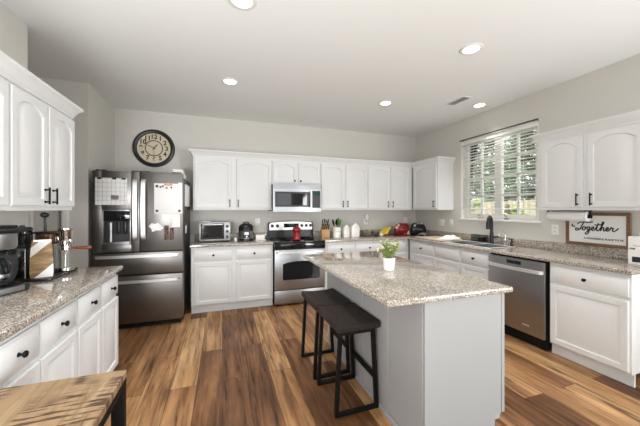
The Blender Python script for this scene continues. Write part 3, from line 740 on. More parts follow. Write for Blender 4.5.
# microwave
mw = thing('microwave', 'stainless over-the-range microwave above the stove', 'microwave', (.716, YB-.425, 1.345)); W = .762
MB().box(0, W, .03, .42, .012, .415, .004).build('body', M['blackm'], mw)
fp = [(0, .03), (0, .0)] + [(W*k/10, -.022*math.sin(PI*k/10)) for k in range(1, 10)] + [(W, .0), (W, .03)]
MB().prism(fp, 'z', .0, .345).build('front_panel', M['steel'], mw)
b = MB().prism([(x, y+.004 if y < .02 else y) for x, y in fp], 'z', .348, .415)
vt = b.build('vent_grille', M['steel'], mw)
b = MB()
for k in range(4): b.bar([(W*j/10, -.022*math.sin(PI*j/10)+.002, .362+k*.014) for j in range(0, 11)], .002, .0015)
b.build('louvre', M['darkgrey'], vt)
def curved(x0, x1, z0, z1, t0, t1):
    m = MB(); n_ = 8; rs = []
    for j in range(n_+1):
        x = x0+(x1-x0)*j/n_; y = -.022*math.sin(PI*x/W); rs.append([(x, y-t0, z0), (x, y-t1, z0), (x, y-t1, z1), (x, y-t0, z1)])
    return m.rings(rs)
curved(.03, .575, .075, .305, .0005, .004).build('door_window_frame', M['black'], mw)
curved(.06, .52, .10, .28, .0042, .006).build('door_window', M['blackgl'], mw)
b = MB(); xh = .578; yh = -.022*math.sin(PI*xh/W); b.cyl((xh, yh-.035, .06), (xh, yh-.035, .325), .008, n=12)
for z in (.08, .305): b.cyl((xh, yh-.035, z), (xh, yh-.001, z), .006, n=8)
b.build('handle', M['handle'], mw)
kp = curved(.61, .745, .06, .325, .0005, .004).build('keypad', M['black'], mw)
b = MB()
for i in range(3):
    for j in range(5):
        x = .63+i*.036; y = -.022*math.sin(PI*x/W)-.0041; b.box(x, x+.026, y-.003, y, .085+j*.033, .108+j*.033)
b.build('buttons', M['darkgrey'], kp)
curved(.622, .733, .265, .305, .0045, .006).build('display', M['lcd'], kp)

# ------------------------------------------------------------------ dishwasher
dw = thing('dishwasher', 'stainless dishwasher under the right countertop beside the sink cabinet', 'dishwasher', (XR-.64, 2.535, 0), -PI/2); W = .622
MB().box(.004, W-.004, .03, .60, .02, .872).build('body', M['blackm'], dw)
dd = MB().box(.008, W-.008, .0, .029, .115, .862, .006).build('door', M['dwsteel'], dw)
MB().box(.02, W-.02, .06, .075, .0, .105).build('toe_panel', M['black'], dw)
MB().box(.225, .385, -.003, -.0003, .80, .838, .001).build('control_window', M['blackgl'], dd)
b = MB(); b.bar(spline([(.02, -.008, .765), (.03, -.035, .765), (.15, -.048, .765), (W/2, -.052, .765), (W-.15, -.048, .765), (W-.03, -.035, .765), (W-.02, -.008, .765)], 5), .010, .016)
for x in (.034, W-.034): b.box(x-.012, x+.012, -.035, 0, .752, .778, .003)
b.build('handle', M['handle'], dd)
b = MB(); b.box(.40, .47, -.0015, -.0002, .195, .207); b.box(.02, .10, -.0015, -.0002, .19, .2); b.build('badge', M['handle'], dd)

# ------------------------------------------------------------------ sink & faucet
sk = thing('kitchen_sink', 'stainless double bowl sink set in the right countertop under the window', 'sink', ((SX0+SX1)/2, (SY0+SY1)/2, CZ1))
hx_, hy_ = (SX1-SX0)/2, (SY1-SY0)/2
b = MB(); ow = .018
b.fill_slab([(-hx_-ow, -hy_-ow), (hx_+ow, -hy_-ow), (hx_+ow, hy_+ow), (-hx_-ow, hy_+ow)], [[(-hx_+.012, -hy_+.012), (hx_-.012, -hy_+.012), (hx_-.012, -.012), (-hx_+.012, -.012)], [(-hx_+.012, .012), (hx_-.012, .012), (hx_-.012, hy_-.012), (-hx_+.012, hy_-.012)]], .0005, .007, .002)
b.build('rim', M['handle'], sk)
for y0, y1 in ((-hy_+.012, -.012), (.012, hy_-.012)):
    b = MB(); x0, x1, zb = -hx_+.012, hx_-.012, -.19; t = .003
    b.box(x0, x1, y0, y1, zb-t, zb); b.box(x0-t, x0, y0-t, y1+t, zb, .0004); b.box(x1, x1+t, y0-t, y1+t, zb, .0004); b.box(x0, x1, y0-t, y0, zb, .0004); b.box(x0, x1, y1, y1+t, zb, .0004)
    bo = b.build('bowl', M['steel'], sk); MB().cyl((0, (y0+y1)/2, zb+.0005), (0, (y0+y1)/2, zb+.006), .04, n=20).build('drain', M['nickel'], bo)
fc = thing('faucet', 'tall matte black pull-down faucet behind the sink', 'faucet', (3.478, 2.955, CZ1+.0005), R(22))
MB().lathe([(.032, 0), (.032, .006), (.026, .012), (.024, .14), (.022, .15), (.002, .15)], (0, 0, 0), 20).build('base', M['black'], fc)
b = MB(); pts = [(0, 0, .15), (0, 0, .27)] + [(-.065*(1-math.cos(a)), -.0, .27+.10*math.sin(a)) for a in [PI*k/10 for k in range(1, 9)]] + [(-.122, 0, .30)]
b.tube(pts, .019, 12); b.build('neck', M['black'], fc)
MB().tube([(-.122, 0, .30), (-.124, 0, .285), (-.127, 0, .20)], [.021, .026, .027], 14).build('spray_head', M['black'], fc)
MB().tube([(0, -.02, .09), (0, -.05, .095), (-.005, -.105, .10)], [.014, .011, .009], 10).build('lever', M['black'], fc)
wf = thing('water_filter_tap', 'thin chrome gooseneck filter tap right of the black faucet', 'tap', (3.485, 2.76, CZ1+.0005))
MB().lathe([(.018, 0), (.018, .02), (.01, .03), (.002, .03)], (0, 0, 0), 16).build('base', M['chrome'], wf)
MB().tube([(0, 0, .03), (0, 0, .13)] + [(-.055+.055*math.cos(a), 0, .13+.06*math.sin(a)) for a in [PI*k/10 for k in range(1, 10)]] + [(-.11, 0, .115)], .0045, 8).build('spout', M['chrome'], wf)
sp_ = thing('soap_dispenser', 'short black soap pump beside the sink, right of the faucet', 'soap dispenser', (3.478, 2.665, CZ1+.0005))
MB().lathe([(.024, 0), (.024, .01), (.018, .015), (.017, .055), (.01, .06), (.008, .08), (.015, .085), (.015, .095), (.002, .097)], (0, 0, 0), 18).build('body', M['black'], sp_)
MB().tube([(0, 0, .088), (-.05, 0, .09), (-.06, 0, .08)], .006, 8).build('nozzle', M['black'], sp_)
dk = thing('dish_rack', 'small black wire basket rack against the backsplash left of the faucet', 'rack', (3.490, 3.16, CZ1+.001))
b = MB()
for z in (.01, .055, .10): b.tube([(-.045, -.11, z), (.045, -.11, z), (.045, .11, z), (-.045, .11, z), (-.045, -.11, z)], .003, 6)
for k in range(12):
    y = -.105+k*.019; b.tube([(-.045, y, .103), (-.045, y, .008), (.045, y, .008), (.045, y, .103)], .0025, 5)
for k in range(4):
    x = -.03+k*.02
    for y in (-.11, .11): b.tube([(x, y, .103), (x, y, .008)], .0025, 5)
b.build('wire_basket', M['blackm'], dk)
b = MB()
for x in (-.04, .04):
    for y in (-.1, .1): b.cyl((x, y, 0), (x, y, .012), .005, n=8)
b.build('foot', M['black'], dk)
MB().box(-.03, .03, -.08, .0, .012, .075, .008).build('caddy_insert', M['black'], dk)

cb_ = thing('cutting_board', 'large pale wooden cutting board on the counter left of the sink', 'cutting board', (3.20, 3.67, CZ1+.0005))
MB().box(-.215, .215, -.27, .27, .004, .022, .004).build('board', M['board'], cb_)
b = MB()
for x in (-.19, .19):
    for y in (-.24, .24): b.cyl((x, y, 0), (x, y, .004), .012, n=10)
b.build('foot', M['black'], cb_)
# crumpled towel
tw = MB(); n_ = 16; vs = []
rnd = random.Random(5)
hts = lambda u, v: .012 + .034*math.exp(-((u-.45)**2+(v-.5)**2)*7)*(1+.55*math.sin(9*u+3*v)+.35*math.sin(13*v-4*u)) 
top = [[(-.15+.30*i/n_ + .012*math.sin(7*j/n_), -.11+.22*j/n_+.015*math.sin(6*i/n_), max(.004, hts(i/n_, j/n_)*(1 if 0 < i < n_ and 0 < j < n_ else .25))) for j in range(n_+1)] for i in range(n_+1)]
tv = [[tw.bm.verts.new(p) for p in r] for r in top]; bv = [[tw.bm.verts.new((p[0], p[1], 0)) for p in r] for r in top]
for i in range(n_):
    for j in range(n_):
        tw.bm.faces.new((tv[i][j], tv[i+1][j], tv[i+1][j+1], tv[i][j+1])); tw.bm.faces.new((bv[i][j], bv[i][j+1], bv[i+1][j+1], bv[i+1][j]))
for i in range(n_):
    for (a, c) in (((i, 0), (i+1, 0)), ((i+1, n_), (i, n_)), ((0, i+1), (0, i)), ((n_, i), (n_, i+1))):
        tw.bm.faces.new((tv[a[0]][a[1]], bv[a[0]][a[1]], bv[c[0]][c[1]], tv[c[0]][c[1]]))
o = tw.build('dish_towel', M['paper'], ang=80); o.location = (3.30, 3.53, CZ1+.0233); o.rotation_euler = (0, 0, .5)
tag(o, 'crumpled white dish towel lying on the cutting board', 'towel')

# ------------------------------------------------------------------ things on the back counters
Z = CZ1 + .0005
to = thing('toaster_oven', 'silver toaster oven on the counter beside the fridge', 'toaster oven', (-.10, 4.335, Z)); 
MB().box(-.21, .21, .008, .30, .018, .285, .008).build('case', M['steel'], to)
b = MB()
for x in (-.18, .18):
    for y in (.04, .26): b.cyl((x, y, 0), (x, y, .02), .014, n=10)
b.build('foot', M['black'], to)
MB().box(-.208, .208, -.002, .0075, .02, .283, .003).build('front_frame', M['steel'], to)
dq = MB().box(-.185, .125, -.012, -.0025, .045, .268, .003).build('door', M['black'], to)
MB().box(-.165, .105, -.0145, -.0125, .075, .235).build('door_glass', M['blackgl'], dq)
b = MB(); b.cyl((-.165, -.035, .252), (.105, -.035, .252), .007, n=10)
for x in (-.15, .09): b.cyl((x, -.035, .252), (x, -.012, .252), .005, n=8)
b.build('handle', M['handle'], dq)
for z in (.075, .15, .225): MB().lathe([(.02, -.0025), (.02, -.012), (.015, -.022), (.002, -.022)], (.167, 0, z), 16, 'y').build('knob', M['darkgrey'], to)
MB().box(-.17, -.06, .1, .2, .2855, .297, .003).build('top_vent', M['white'], to)
pc = thing('pressure_cooker', 'round black electric pressure cooker with silver front on the counter', 'cooker', (.335, 4.42, Z))
MB().lathe([(.095, 0), (.105, .01), (.108, .18), (.104, .19), (.002, .19)], (0, 0, 0), 32).build('body', M['black'], pc)
MB().lathe([(.1095, .04), (.1105, .045), (.1105, .145), (.1095, .15)], (0, 0, 0), 32, 'z', False, False).build('steel_band', M['dwsteel'], pc)
MB().lathe([(.106, .1905), (.110, .20), (.104, .22), (.075, .245), (.035, .258), (.002, .258)], (0, 0, 0), 32).build('lid', M['black'], pc)
MB().tube([(-.045, 0, .25), (-.03, 0, .275), (.03, 0, .275), (.045, 0, .25)], .009, 8).build('lid_handle', M['black'], pc)
cp = MB().box(-.05, .05, -.119, -.108, .05, .15, .004).build('control_panel', M['black'], pc)
MB().box(-.03, .03, -.1215, -.1193, .095, .135).build('display', M['nickel'], cp)
MB().lathe([(.014, -.1193), (.014, -.127), (.002, -.127)], (0, 0, .072), 14, 'y').build('dial', M['nickel'], cp)
o = thing('shaker', 'tiny white shaker between toaster oven and pressure cooker', 'shaker', (.185, 4.41, Z))
MB().lathe([(.018, 0), (.022, .008), (.022, .035), (.015, .045)], (0, 0, 0), 16).build('body', M['ceramic'], o)
MB().lathe([(.015, .0455), (.015, .054), (.008, .06), (.002, .06)], (0, 0, 0), 16).build('cap', M['nickel'], o)
o = thing('butter_dish', 'low white lidded butter dish between pressure cooker and stove', 'butter dish', (.545, 4.43, Z))
MB().box(-.075, .075, -.05, .05, 0, .014, .004).build('dish', M['ceramic'], o)
MB().box(-.066, .066, -.042, .042, .0145, .085, .008).build('lid', M['ceramic'], o)
MB().box(-.068, .068, -.044, .044, .0855, .097, .003).build('lid_rim', M['knifewood'], o)

kb = thing('knife_block', 'light wooden knife block full of black handled knives right of the stove', 'knife block', (1.585, 4.40, Z), R(-8))
MB().prism([(-.06, 0), (.08, 0), (.10, .09), (.02, .20), (-.06, .125)], 'x', -.066, .066, .004).build('block', M['knifewood'], kb)
MB().box(-.045, .045, -.0635, -.0605, .012, .02).build('mark', M['brown'], kb)
kd = Vector((0, -.62, .78)).normalized()
for i in range(4):
    for j in range(2):
        x = -.045+i*.03; y = -.03+j*.055; z = .155+j*.068-(.0 if j else .0)
        p = Vector((x, y-.002, z)); m_ = MB(); m_.bar([p-kd*.02, p+kd*.03, p+kd*(.09+.012*((i+j) % 3))], .009, .007, (1, 0, 0)); kn = m_.build('knife', M['black'], kb)
        MB().bar([p+kd*.027, p+kd*.034], .0095, .0075, (1, 0, 0)).build('bolster', M['nickel'], kn)
cr = thing('utensil_crock', 'white ceramic utensil crock with dark lettering mark beside the knife block', 'crock', (1.80, 4.43, Z))
MB().lathe([(.060, 0), (.066, .006), (.068, .165), (.064, .172), (.060, .168), (.058, .012), (.002, .012)], (0, 0, 0), 30).build('pot', M['ceramic'], cr)
b = MB(); b.tube([(-.030+.0075*i, -math.sqrt(.0682**2-(-.030+.0075*i)**2)-.0005, .10+.007*math.sin(i*2.2)) for i in range(9)], .0022, 6); b.build('lettering', M['black'], cr)
def utensil(label, x, y, lean, m, head):
    o = thing('utensil', label, 'utensil', (1.80+x, 4.43+y, Z+.0135), 0, 'utensils in the crock')
    d = Vector((lean[0], lean[1], 1)).normalized(); MB().tube([d*.005, d*.10, d*.20], .005, 8).build('handle', M['black'], o)
    mb = MB()
    q = d.to_track_quat('Z', 'Y').to_matrix()
    if head == 'spatula': mb.prism([(-.02, 0), (.02, 0), (.038, .05), (.034, .10), (.0, .125), (-.034, .10), (-.038, .05)], 'y', -.004, .004, .0015); mb.rot(0, Matrix.Translation(d*.195) @ q.to_4x4())
    else: mb.ell((0, 0, .045), .040, .014, .055); mb.rot(0, Matrix.Translation(d*.195) @ q.to_4x4())
    mb.build('head', m, o)
utensil('black slotted spoon leaning left in the white crock', -.012, 0, (-.2, .0), M['black'], 'spoon')
utensil('green silicone spatula standing up in the white crock', .020, .0, (.04, .0), M['green'], 'spatula')
utensil('black ladle at the top behind the green spatula', .01, .034, (.09, .08), M['black'], 'spoon')
utensil('small green spoon leaning right in the white crock', .020, -.022, (.14, .0), M['green'], 'spoon')
def house(label, x, y, wd, hh, rh, dp=.10):
    o = thing('canister', label, 'canister', (x, y, Z), 0, 'white house-shaped canisters')
    MB().prism([(-wd/2, 0), (wd/2, 0), (wd/2, hh), (-wd/2, hh)], 'y', -dp/2, dp/2, .003).build('jar', M['ceramic'], o)
    l_ = MB().prism([(-wd/2-.004, hh+.001), (wd/2+.004, hh+.001), (.012, hh+rh), (-.012, hh+rh)], 'y', -dp/2-.004, dp/2+.004, .003).build('roof_lid', M['ceramic'], o)
    MB().lathe([(.007, hh+rh), (.01, hh+rh+.01), (.002, hh+rh+.016)], (0, 0, 0), 12).build('knob', M['ceramic'], l_)
house('small white house-shaped canister beside the utensil crock', 1.965, 4.44, .105, .150, .055)
house('larger white house-shaped canister left of the fruit bowl', 2.125, 4.43, .145, .165, .07)
bw = thing('fruit_bowl', 'grey metal bowl on the back counter beside the canisters', 'bowl', (2.385, 4.46, Z))
MB().lathe([(.045, 0), (.050, .004), (.095, .045), (.115, .095), (.111, .095), (.090, .048), (.045, .012), (.002, .012)], (0, 0, 0), 32).build('bowl', M['nickel'], bw)
for la, x, y, z, r, m, gname in [('yellow-green lime on the left in the grey bowl', -.045, -.01, .075, .034, 'lime', 'lime'), ('yellow-green lime on the right in the grey bowl', .045, .0, .078, .036, 'lime', 'lime'), ('dark avocado at the back of the grey bowl', .0, .055, .080, .035, 'avocado', 'avocado')]:
    o = MB().ell((0, 0, 0), r*1.1, r, r*.95).build(gname, M[m]); o.location = (2.385+x, 4.46+y, Z+z); tag(o, la, 'fruit', 'fruit in the grey bowl')
o = MB().ell((0, 0, 0), .055, .036, .036).build('avocado', M['avocado']); o.location = (2.50, 4.36, Z+.036); tag(o, 'dark avocado lying on the counter in front of the bananas', 'fruit')
o = MB().ell((0, 0, 0), .034, .032, .03).build('garlic_bulb', M['paper']); o.location = (2.60, 4.35, Z+.03); tag(o, 'white garlic bulb on the counter beside the avocado', 'garlic')
bn = thing('banana_bunch', 'bunch of yellow bananas on the back counter', 'bananas', (2.80, 4.42, Z))
for k in range(6):
    a = -.62 + k*.24; L_ = .19 + .012*(k % 3)
    base_p = Vector((.075, .05, .130)); dirv = Vector((-math.cos(a), -math.sin(a), 0)); up = .012*(k % 2)
    pts = [base_p, base_p+dirv*L_*.22+Vector((0, 0, .004)), base_p+dirv*L_*.55+Vector((0, 0, -.028+up)), base_p+dirv*L_*.85+Vector((0, 0, -.072+up)), base_p+dirv*L_*1.05+Vector((0, 0, -.105+up))]
    sp = spline(pts, 4); nn = len(sp)
    rad = [.008+.016*min(1, (i/nn)*3.2) if i < nn*.8 else max(.007, .024-(i-nn*.8)/(nn*.2)*.017) for i in range(nn)]
    bb_ = MB().tube(sp, rad, 10).build('banana', M['yellow'], bn)
    MB().tube([sp[-1], sp[-1]+(sp[-1]-sp[-2]).normalized()*.006], .006, 8).build('tip', M['browntip'], bb_)
MB().tube([(.07, .048, .127), (.085, .055, .143), (.10, .06, .155)], [.018, .013, .010], 10).build('stem', M['browntip'], bn)
def pillow_bag(name, label, loc, rz, wx, hz, dp, m):
    o = thing(name, label, 'bag', loc, rz); mb = MB(); N = 14; rs = []
    for j in range(N+1):
        v = j/N; th = dp*(math.sin(PI*min(max(v, .02), .98))**.55); wd = wx*(1-.38*v**4)
        rs.append([(wd/2*math.copysign(abs(math.cos(2*PI*i/24))**.6, math.cos(2*PI*i/24)), th/2*math.copysign(abs(math.sin(2*PI*i/24))**.8, math.sin(2*PI*i/24))*(1+.05*math.sin(5*v+i)), hz*v) for i in range(24)])
    mb.rings(rs); mb.build('bag', m, o)
    MB().box(-wx*.29, wx*.29, -.0025, .0025, hz, hz+.010).build('sealed_edge', m, o); return o
o = pillow_bag('snack_bag', 'red snack bag leaning in the corner beside the bananas', (3.03, 4.37, Z), R(-12), .29, .215, .13, M['redbag'])
o = pillow_bag('snack_bag', 'black and silver snack bag right of the red bag in the corner', (3.335, 4.33, Z), R(-24), .29, .215, .13, M['blackbag'])

# ------------------------------------------------------------------ island plant
pl = thing('potted_plant', 'small yellow-green plant in a white pot on the island', 'plant', (1.212, 1.917, Z))
MB().lathe([(.036, 0), (.040, .003), (.047, .09), (.0475, .095), (.043, .095), (.040, .078), (.002, .078)], (0, 0, 0), 28).build('pot', M['ceramic'], pl)
MB().lathe([(.0395, .0785), (.0395, .082), (.002, .083)], (0, 0, 0), 20).build('soil', M['soil'], pl)
rnd = random.Random(11); f = MB(); pt = MB(); st = MB()
def leaf(mb, p, d, l_, w_):
    d = d.normalized(); s_ = d.cross(Vector((0, 0, 1))).normalized() if abs(d.z) < .99 else Vector((1, 0, 0)); n2 = s_.cross(d)
    a = [p, p+d*l_*.4+s_*w_+n2*.003, p+d*l_-n2*.004, p+d*l_*.4-s_*w_+n2*.003]
    mid = p+d*l_*.45-n2*.003
    v = [mb.bm.verts.new(q) for q in a]; mv = mb.bm.verts.new(mid)
    for i in range(4): mb.bm.faces.new((v[i], v[(i+1) % 4], mv))
for k in range(44):
    a = rnd.random()*2*PI; r = rnd.random()**.6*.085; tip = Vector((r*math.cos(a), r*math.sin(a), .105+.125*rnd.random()*(1-r*3.5)+.02))
    b0 = Vector((.025*math.cos(a)*rnd.random(), .025*math.sin(a)*rnd.random(), .082)); mid = (b0+tip)/2+Vector((0, 0, .02))
    st.tube([b0, mid, tip], .0014, 5)
    for q in range(7):
        u = .4+.6*q/6; p = b0.lerp(tip, u)+Vector((0, 0, .02*(1-abs(2*u-1)))); leaf(f, p, Vector((rnd.gauss(0, 1), rnd.gauss(0, 1), rnd.gauss(.3, .6))), .020+.012*rnd.random(), .0065)
    if k % 2 == 0:
        for q in range(6): leaf(pt, tip, Vector((rnd.gauss(0, 1), rnd.gauss(0, 1), rnd.gauss(.5, .5))), .020, .008)
st.build('stems', M['leaf'], pl); f.build('leaves', M['leaf'], pl, smooth=False); pt.build('blossoms', M['petal'], pl, smooth=False)

# ------------------------------------------------------------------ bar stools
def stool(loc, label):
    t = thing('bar_stool', label, 'stool', loc, 0, 'bar stools at the island')
    # saddle seat: slightly dished top
    mb = MB(); N = 10; rs = []
    for j in range(N+1):
        x = -.158+.316*j/N; u = 2*j/N-1; zt = .600+.010*u*u; zb = .566
        rs.append([(x, -.215, zb), (x, .215, zb), (x, .218, zt-.008), (x, .210, zt), (x, -.210, zt), (x, -.218, zt-.008)])
    mb.rings(rs); mb.build('seat', M['stoolwood'], t)
    b = MB(); hw = .0125
    for y in (-.185, .185): b.box(-.14, .13, y-hw, y+hw, .538, .565)
    for x in (-.128, .105): b.box(x, x+.025, -.172, .172, .538, .565)
    b.build('seat_frame', M['blackm'], t)
    for y in (-.185, .185):
        for s0, xt, xb in ((0, -.128, -.155), (1, .118, .145)):
            b = MB(); b.bar([(xt, y, .540), (xb, y, .012)], hw, hw, (0, 1, 0)); b.build('leg', M['blackm'], t)
        MB().box(-.1675, .1575, y-hw, y+hw, 0, .025, .002).build('floor_bar', M['blackm'], t)
    xs = .118+(.145-.118)*(.540-.22)/.528
    MB().box(xs-.0125, xs+.0125, -.172, .172, .205, .23).build('stretcher', M['blackm'], t)
    return t
s1 = stool((.872, 1.955, 0), 'nearer dark wooden bar stool with black metal legs at the island')
dup(s1, (.866, 2.41, 0), 0, 'farther dark wooden bar stool, between the near stool and the stove')

# ------------------------------------------------------------------ table in the foreground
tb = thing('dining_table', 'rustic wooden topped table with black legs in the left foreground', 'table', (-.86, .66, 0))
MB().box(-.50, .505, -.66, .657, .722, .75, .003).build('table_top', M['table'], tb)
b = MB(); b.box(-.495, .503, -.655, -.615, .69, .7215); b.box(-.495, .503, .614, .654, .69, .7215); b.box(-.495, -.455, -.615, .614, .69, .7215); b.box(.463, .503, -.615, .614, .69, .7215); b.build('apron', M['blackm'], tb)
for x in (-.495, .463):
    for y in (-.655, .614): MB().box(x, x+.04, y, y+.04, 0, .6895, .002).build('leg', M['blackm'], tb)

# ------------------------------------------------------------------ left counter appliances
cm = thing('coffee_maker', 'black and steel drip coffee maker with carafe on the left counter', 'coffee maker', (-1.225, 2.085, Z), R(66))
MB().box(-.12, .12, -.15, .13, 0, .045, .012).build('base', M['black'], cm)
MB().box(-.12, .12, .04, .13, .0455, .25, .010).build('tower', M['black'], cm)
MB().lathe([(.002, .251), (.112, .251), (.120, .262), (.120, .338), (.112, .345), (.002, .345)], (0, -.015, 0), 32).build('filter_housing', M['steel'], cm)
MB().box(-.125, .125, -.135, .13, .346, .375, .012).build('lid', M['black'], cm)
MB().box(-.075, .075, -.12, .02, .376, .388, .006).build('lid_panel', M['black'], cm)
cf = MB().lathe([(.070, .047), (.085, .055), (.092, .10), (.086, .155), (.062, .20), (.058, .22), (.002, .22)], (0, -.045, 0), 30).build('carafe', M['blackgl'], cm)
MB().lathe([(.0925, .095), (.0935, .098), (.0935, .112), (.0925, .115)], (0, -.045, 0), 30, 'z', False, False).build('carafe_band', M['steel'], cf)
MB().bar(spline([(.0, -.105, .21), (.0, -.165, .215), (.0, -.19, .18), (.0, -.175, .11), (.0, -.14, .07)], 5), .013, .008, (0, -1, .2)).build('carafe_handle', M['black'], cf)
MB().lathe([(.06, .2205), (.06, .232), (.04, .243), (.002, .243)], (0, -.045, 0), 24).build('carafe_lid', M['black'], cf)
c2 = MB().box(.1255, .132, -.10, .10, .06, .24, .002).build('water_gauge', M['nickel'], cm)
MB().box(-.08, .08, -.158, -.1505, .008, .038, .002).build('control_panel', M['steel'], cm)

cm.scale = (.9, .9, .97)
bg = thing('coffee_bag', 'brown and white paper coffee bag between the coffee maker and the espresso maker', 'bag', (-1.145, 2.42, Z+.0155), R(26))
mb = MB(); rs = []
for v, wd, dp in ((0, .054, .036), (.03, .057, .039), (.12, .056, .036), (.19, .052, .020), (.225, .048, .006), (.245, .048, .0035)):
    rs.append([(-wd, -dp, v), (0, -dp*1.12, v), (wd, -dp, v), (wd, dp, v), (0, dp*1.12, v), (-wd, dp, v)])
mb.rings(rs); mb.build('bag', M['coffeebag'], bg)
MB().box(-.04, .04, -.009, -.0042, .235, .247).build('fold_tie', M['nickel'], bg)
tr = thing('drip_mat', 'low black tray under the coffee bag on the left counter', 'tray', (-1.13, 2.43, Z))
MB().box(-.08, .075, -.10, .10, 0, .014, .005).build('tray', M['black'], tr)
gd = thing('coffee_grinder', 'tall black coffee grinder behind the coffee bag, against the left wall', 'grinder', (-1.268, 2.462, Z))
MB().lathe([(.050, 0), (.052, .006), (.050, .06), (.040, .09), (.040, .20), (.048, .225), (.048, .23), (.002, .23)], (0, 0, 0), 28).build('body', M['black'], gd)
MB().lathe([(.044, .2305), (.050, .24), (.050, .315), (.046, .32), (.002, .32)], (0, 0, 0), 28).build('hopper', M['blackgl'], gd)
MB().lathe([(.052, .3205), (.052, .337), (.044, .345), (.014, .347), (.014, .357), (.002, .36)], (0, 0, 0), 28).build('lid', M['black'], gd)
es = thing('espresso_maker', 'lever espresso maker with wooden portafilter handle on the left counter', 'espresso maker', (-1.135, 2.60, Z))
MB().box(-.13, .085, -.065, .10, 0, .018, .006).build('base', M['black'], es)
dt = MB().lathe([(.050, .0185), (.054, .022), (.054, .04), (.048, .045), (.002, .045)], (.045, -.0, 0), 28).build('drip_tray', M['chrome'], es)
b = MB()
for x in (-.105, -.02): b.box(x-.008, x+.008, -.02, -.004, .0185, .2155, .002)
b.build('column', M['steel'], es); MB().box(-.095, -.03, -.014, -.010, .03, .2).build('back_plate', M['nickel'], es)
MB().lathe([(.056, .216), (.064, .225), (.066, .285), (.060, .292), (.002, .292)], (-.065, .01, 0), 28).build('boiler', M['amber'], es)
MB().box(-.14, .03, -.05, .07, .2925, .306, .005).build('top_plate', M['black'], es)
lv = MB().tube([(-.075, 0, .306), (-.075, 0, .36), (-.078, 0, .42)], [.010, .0075, .0075], 10).build('lever', M['black'], es)
MB().ell((-.078, 0, .425), .026, .026, .020).build('lever_knob', M['black'], lv)
MB().lathe([(.030, .20), (.042, .21), (.044, .235), (.036, .245), (.040, .255), (.042, .315), (.046, .32), (.046, .326), (.002, .326)], (.048, -.005, 0), 28).build('group_head', M['chrome'], es)
MB().box(-.02, .012, -.02, .02, .225, .27, .004).build('group_arm', M['chrome'], es)
pf = MB().lathe([(.032, .168), (.036, .172), (.036, .198), (.03, .1995)], (.048, -.005, 0), 24).build('portafilter', M['chrome'], es)
MB().tube([(.08, -.01, .185), (.11, -.015, .183), (.15, -.02, .182), (.20, -.028, .184), (.215, -.03, .184)], [.007, .010, .012, .014, .009], 12).build('portafilter_handle', M['redwood'], pf)
MB().tube([(.048, -.005, .168), (.05, -.02, .158), (.052, -.03, .142)], .006, 8).build('spout', M['chrome'], pf)
MB().tube([(.03, .03, .24), (.03, .032, .10), (.03, .03, .045)], .006, 8).build('steam_pipe', M['chrome'], es)

# ------------------------------------------------------------------ right wall items
sg = thing('framed_sign', 'wood framed white sign reading Together leaning behind the right counter', 'sign', (XR-.0225, 1.832, 1.0115), -PI/2)
SW, SH = .262, .335
b = MB(); f_ = .030
b.box(-SW, SW, -.022, -.001, 0, f_, .003); b.box(-SW, SW, -.022, -.001, SH-f_, SH, .003); b.box(-SW, -SW+f_, -.022, -.001, f_, SH-f_, .003); b.box(SW-f_, SW, -.022, -.001, f_, SH-f_, .003)
b.build('frame', M['signwood'], sg)
MB().box(-SW+f_, SW-f_, -.012, -.001, f_, SH-f_).build('panel', M['paper'], sg)
strokes = [
 [(2.1, 2.15), (1.75, 1.4), (1.3, .5), (.8, -.05), (.25, -.1), (.1, .25), (.45, .45), (1.0, .2), (1.5, .45)],
 [(-.55, 1.45), (-.75, 1.1), (-.5, .85), (.0, 1.0)], [(.55, 1.55), (1.2, 2.0), (2.2, 2.1), (3.1, 2.05), (4.1, 2.2)],
 [(2.35, .85), (2.0, .9), (1.75, .5), (1.8, .08), (2.15, .05), (2.4, .4), (2.38, .8), (2.7, .7)],
 [(3.4, .85), (3.05, .9), (2.8, .5), (2.9, .08), (3.2, .2), (3.45, .85), (3.3, .1), (3.05, -.75), (2.6, -1.05), (2.45, -.75), (3.0, -.2), (3.7, .2)],
 [(3.7, .2), (4.2, .55), (4.25, .9), (3.95, .88), (3.8, .4), (4.05, .03), (4.55, .25)],
 [(4.55, .25), (5.1, 1.3), (5.35, 1.95)], [(5.35, 1.95), (5.0, .9), (4.95, .1), (5.25, .05), (5.6, .4)], [(4.5, 1.45), (5.2, 1.5), (6.0, 1.6)],
 [(5.6, .4), (6.2, 1.5), (6.45, 2.15), (6.2, 2.2), (5.95, 1.2), (5.75, 0)], [(5.75, 0), (6.05, .75), (6.4, .9), (6.4, .4), (6.45, .05), (6.8, .2)],
 [(6.8, .2), (7.3, .55), (7.35, .9), (7.05, .88), (6.9, .4), (7.15, .03), (7.65, .3)],
 [(7.65, .3), (7.95, 1.0), (8.05, .8), (8.35, .85), (8.25, .35), (8.4, .02), (8.9, .3), (9.4, .85)]]
lt = MB(); k_ = .0375
for s_ in strokes: 
    q = spline([(p[0], p[1], 0) for p in s_], 5)
    lt.tube([(-SW+.085+p.x*k_, -.0135, .155+p.y*k_*1.05) for p in q], .0056, 6)
lt.build('script_lettering', M['black'], sg)
me = text_mb('A WONDERFUL PLACE TO BE', .0235, .0008, (.055, -.0128, .073), Matrix.Rotation(PI/2, 3, 'X'), off=.0008); q = MB(); q.bm.from_mesh(me); q.build('small_lettering', M['black'], sg, smooth=False)
ph = thing('paper_towel_holder', 'white paper towel roll on a black holder under the right wall cabinet', 'paper towel', (XR-.165, 2.0, 1.372), -PI/2)
MB().lathe([(.018, -.175), (.050, -.175), (.050, .175), (.018, .175)], (0, 0, -.062), 32, 'x', True, True).build('paper_roll', M['paper'], ph)
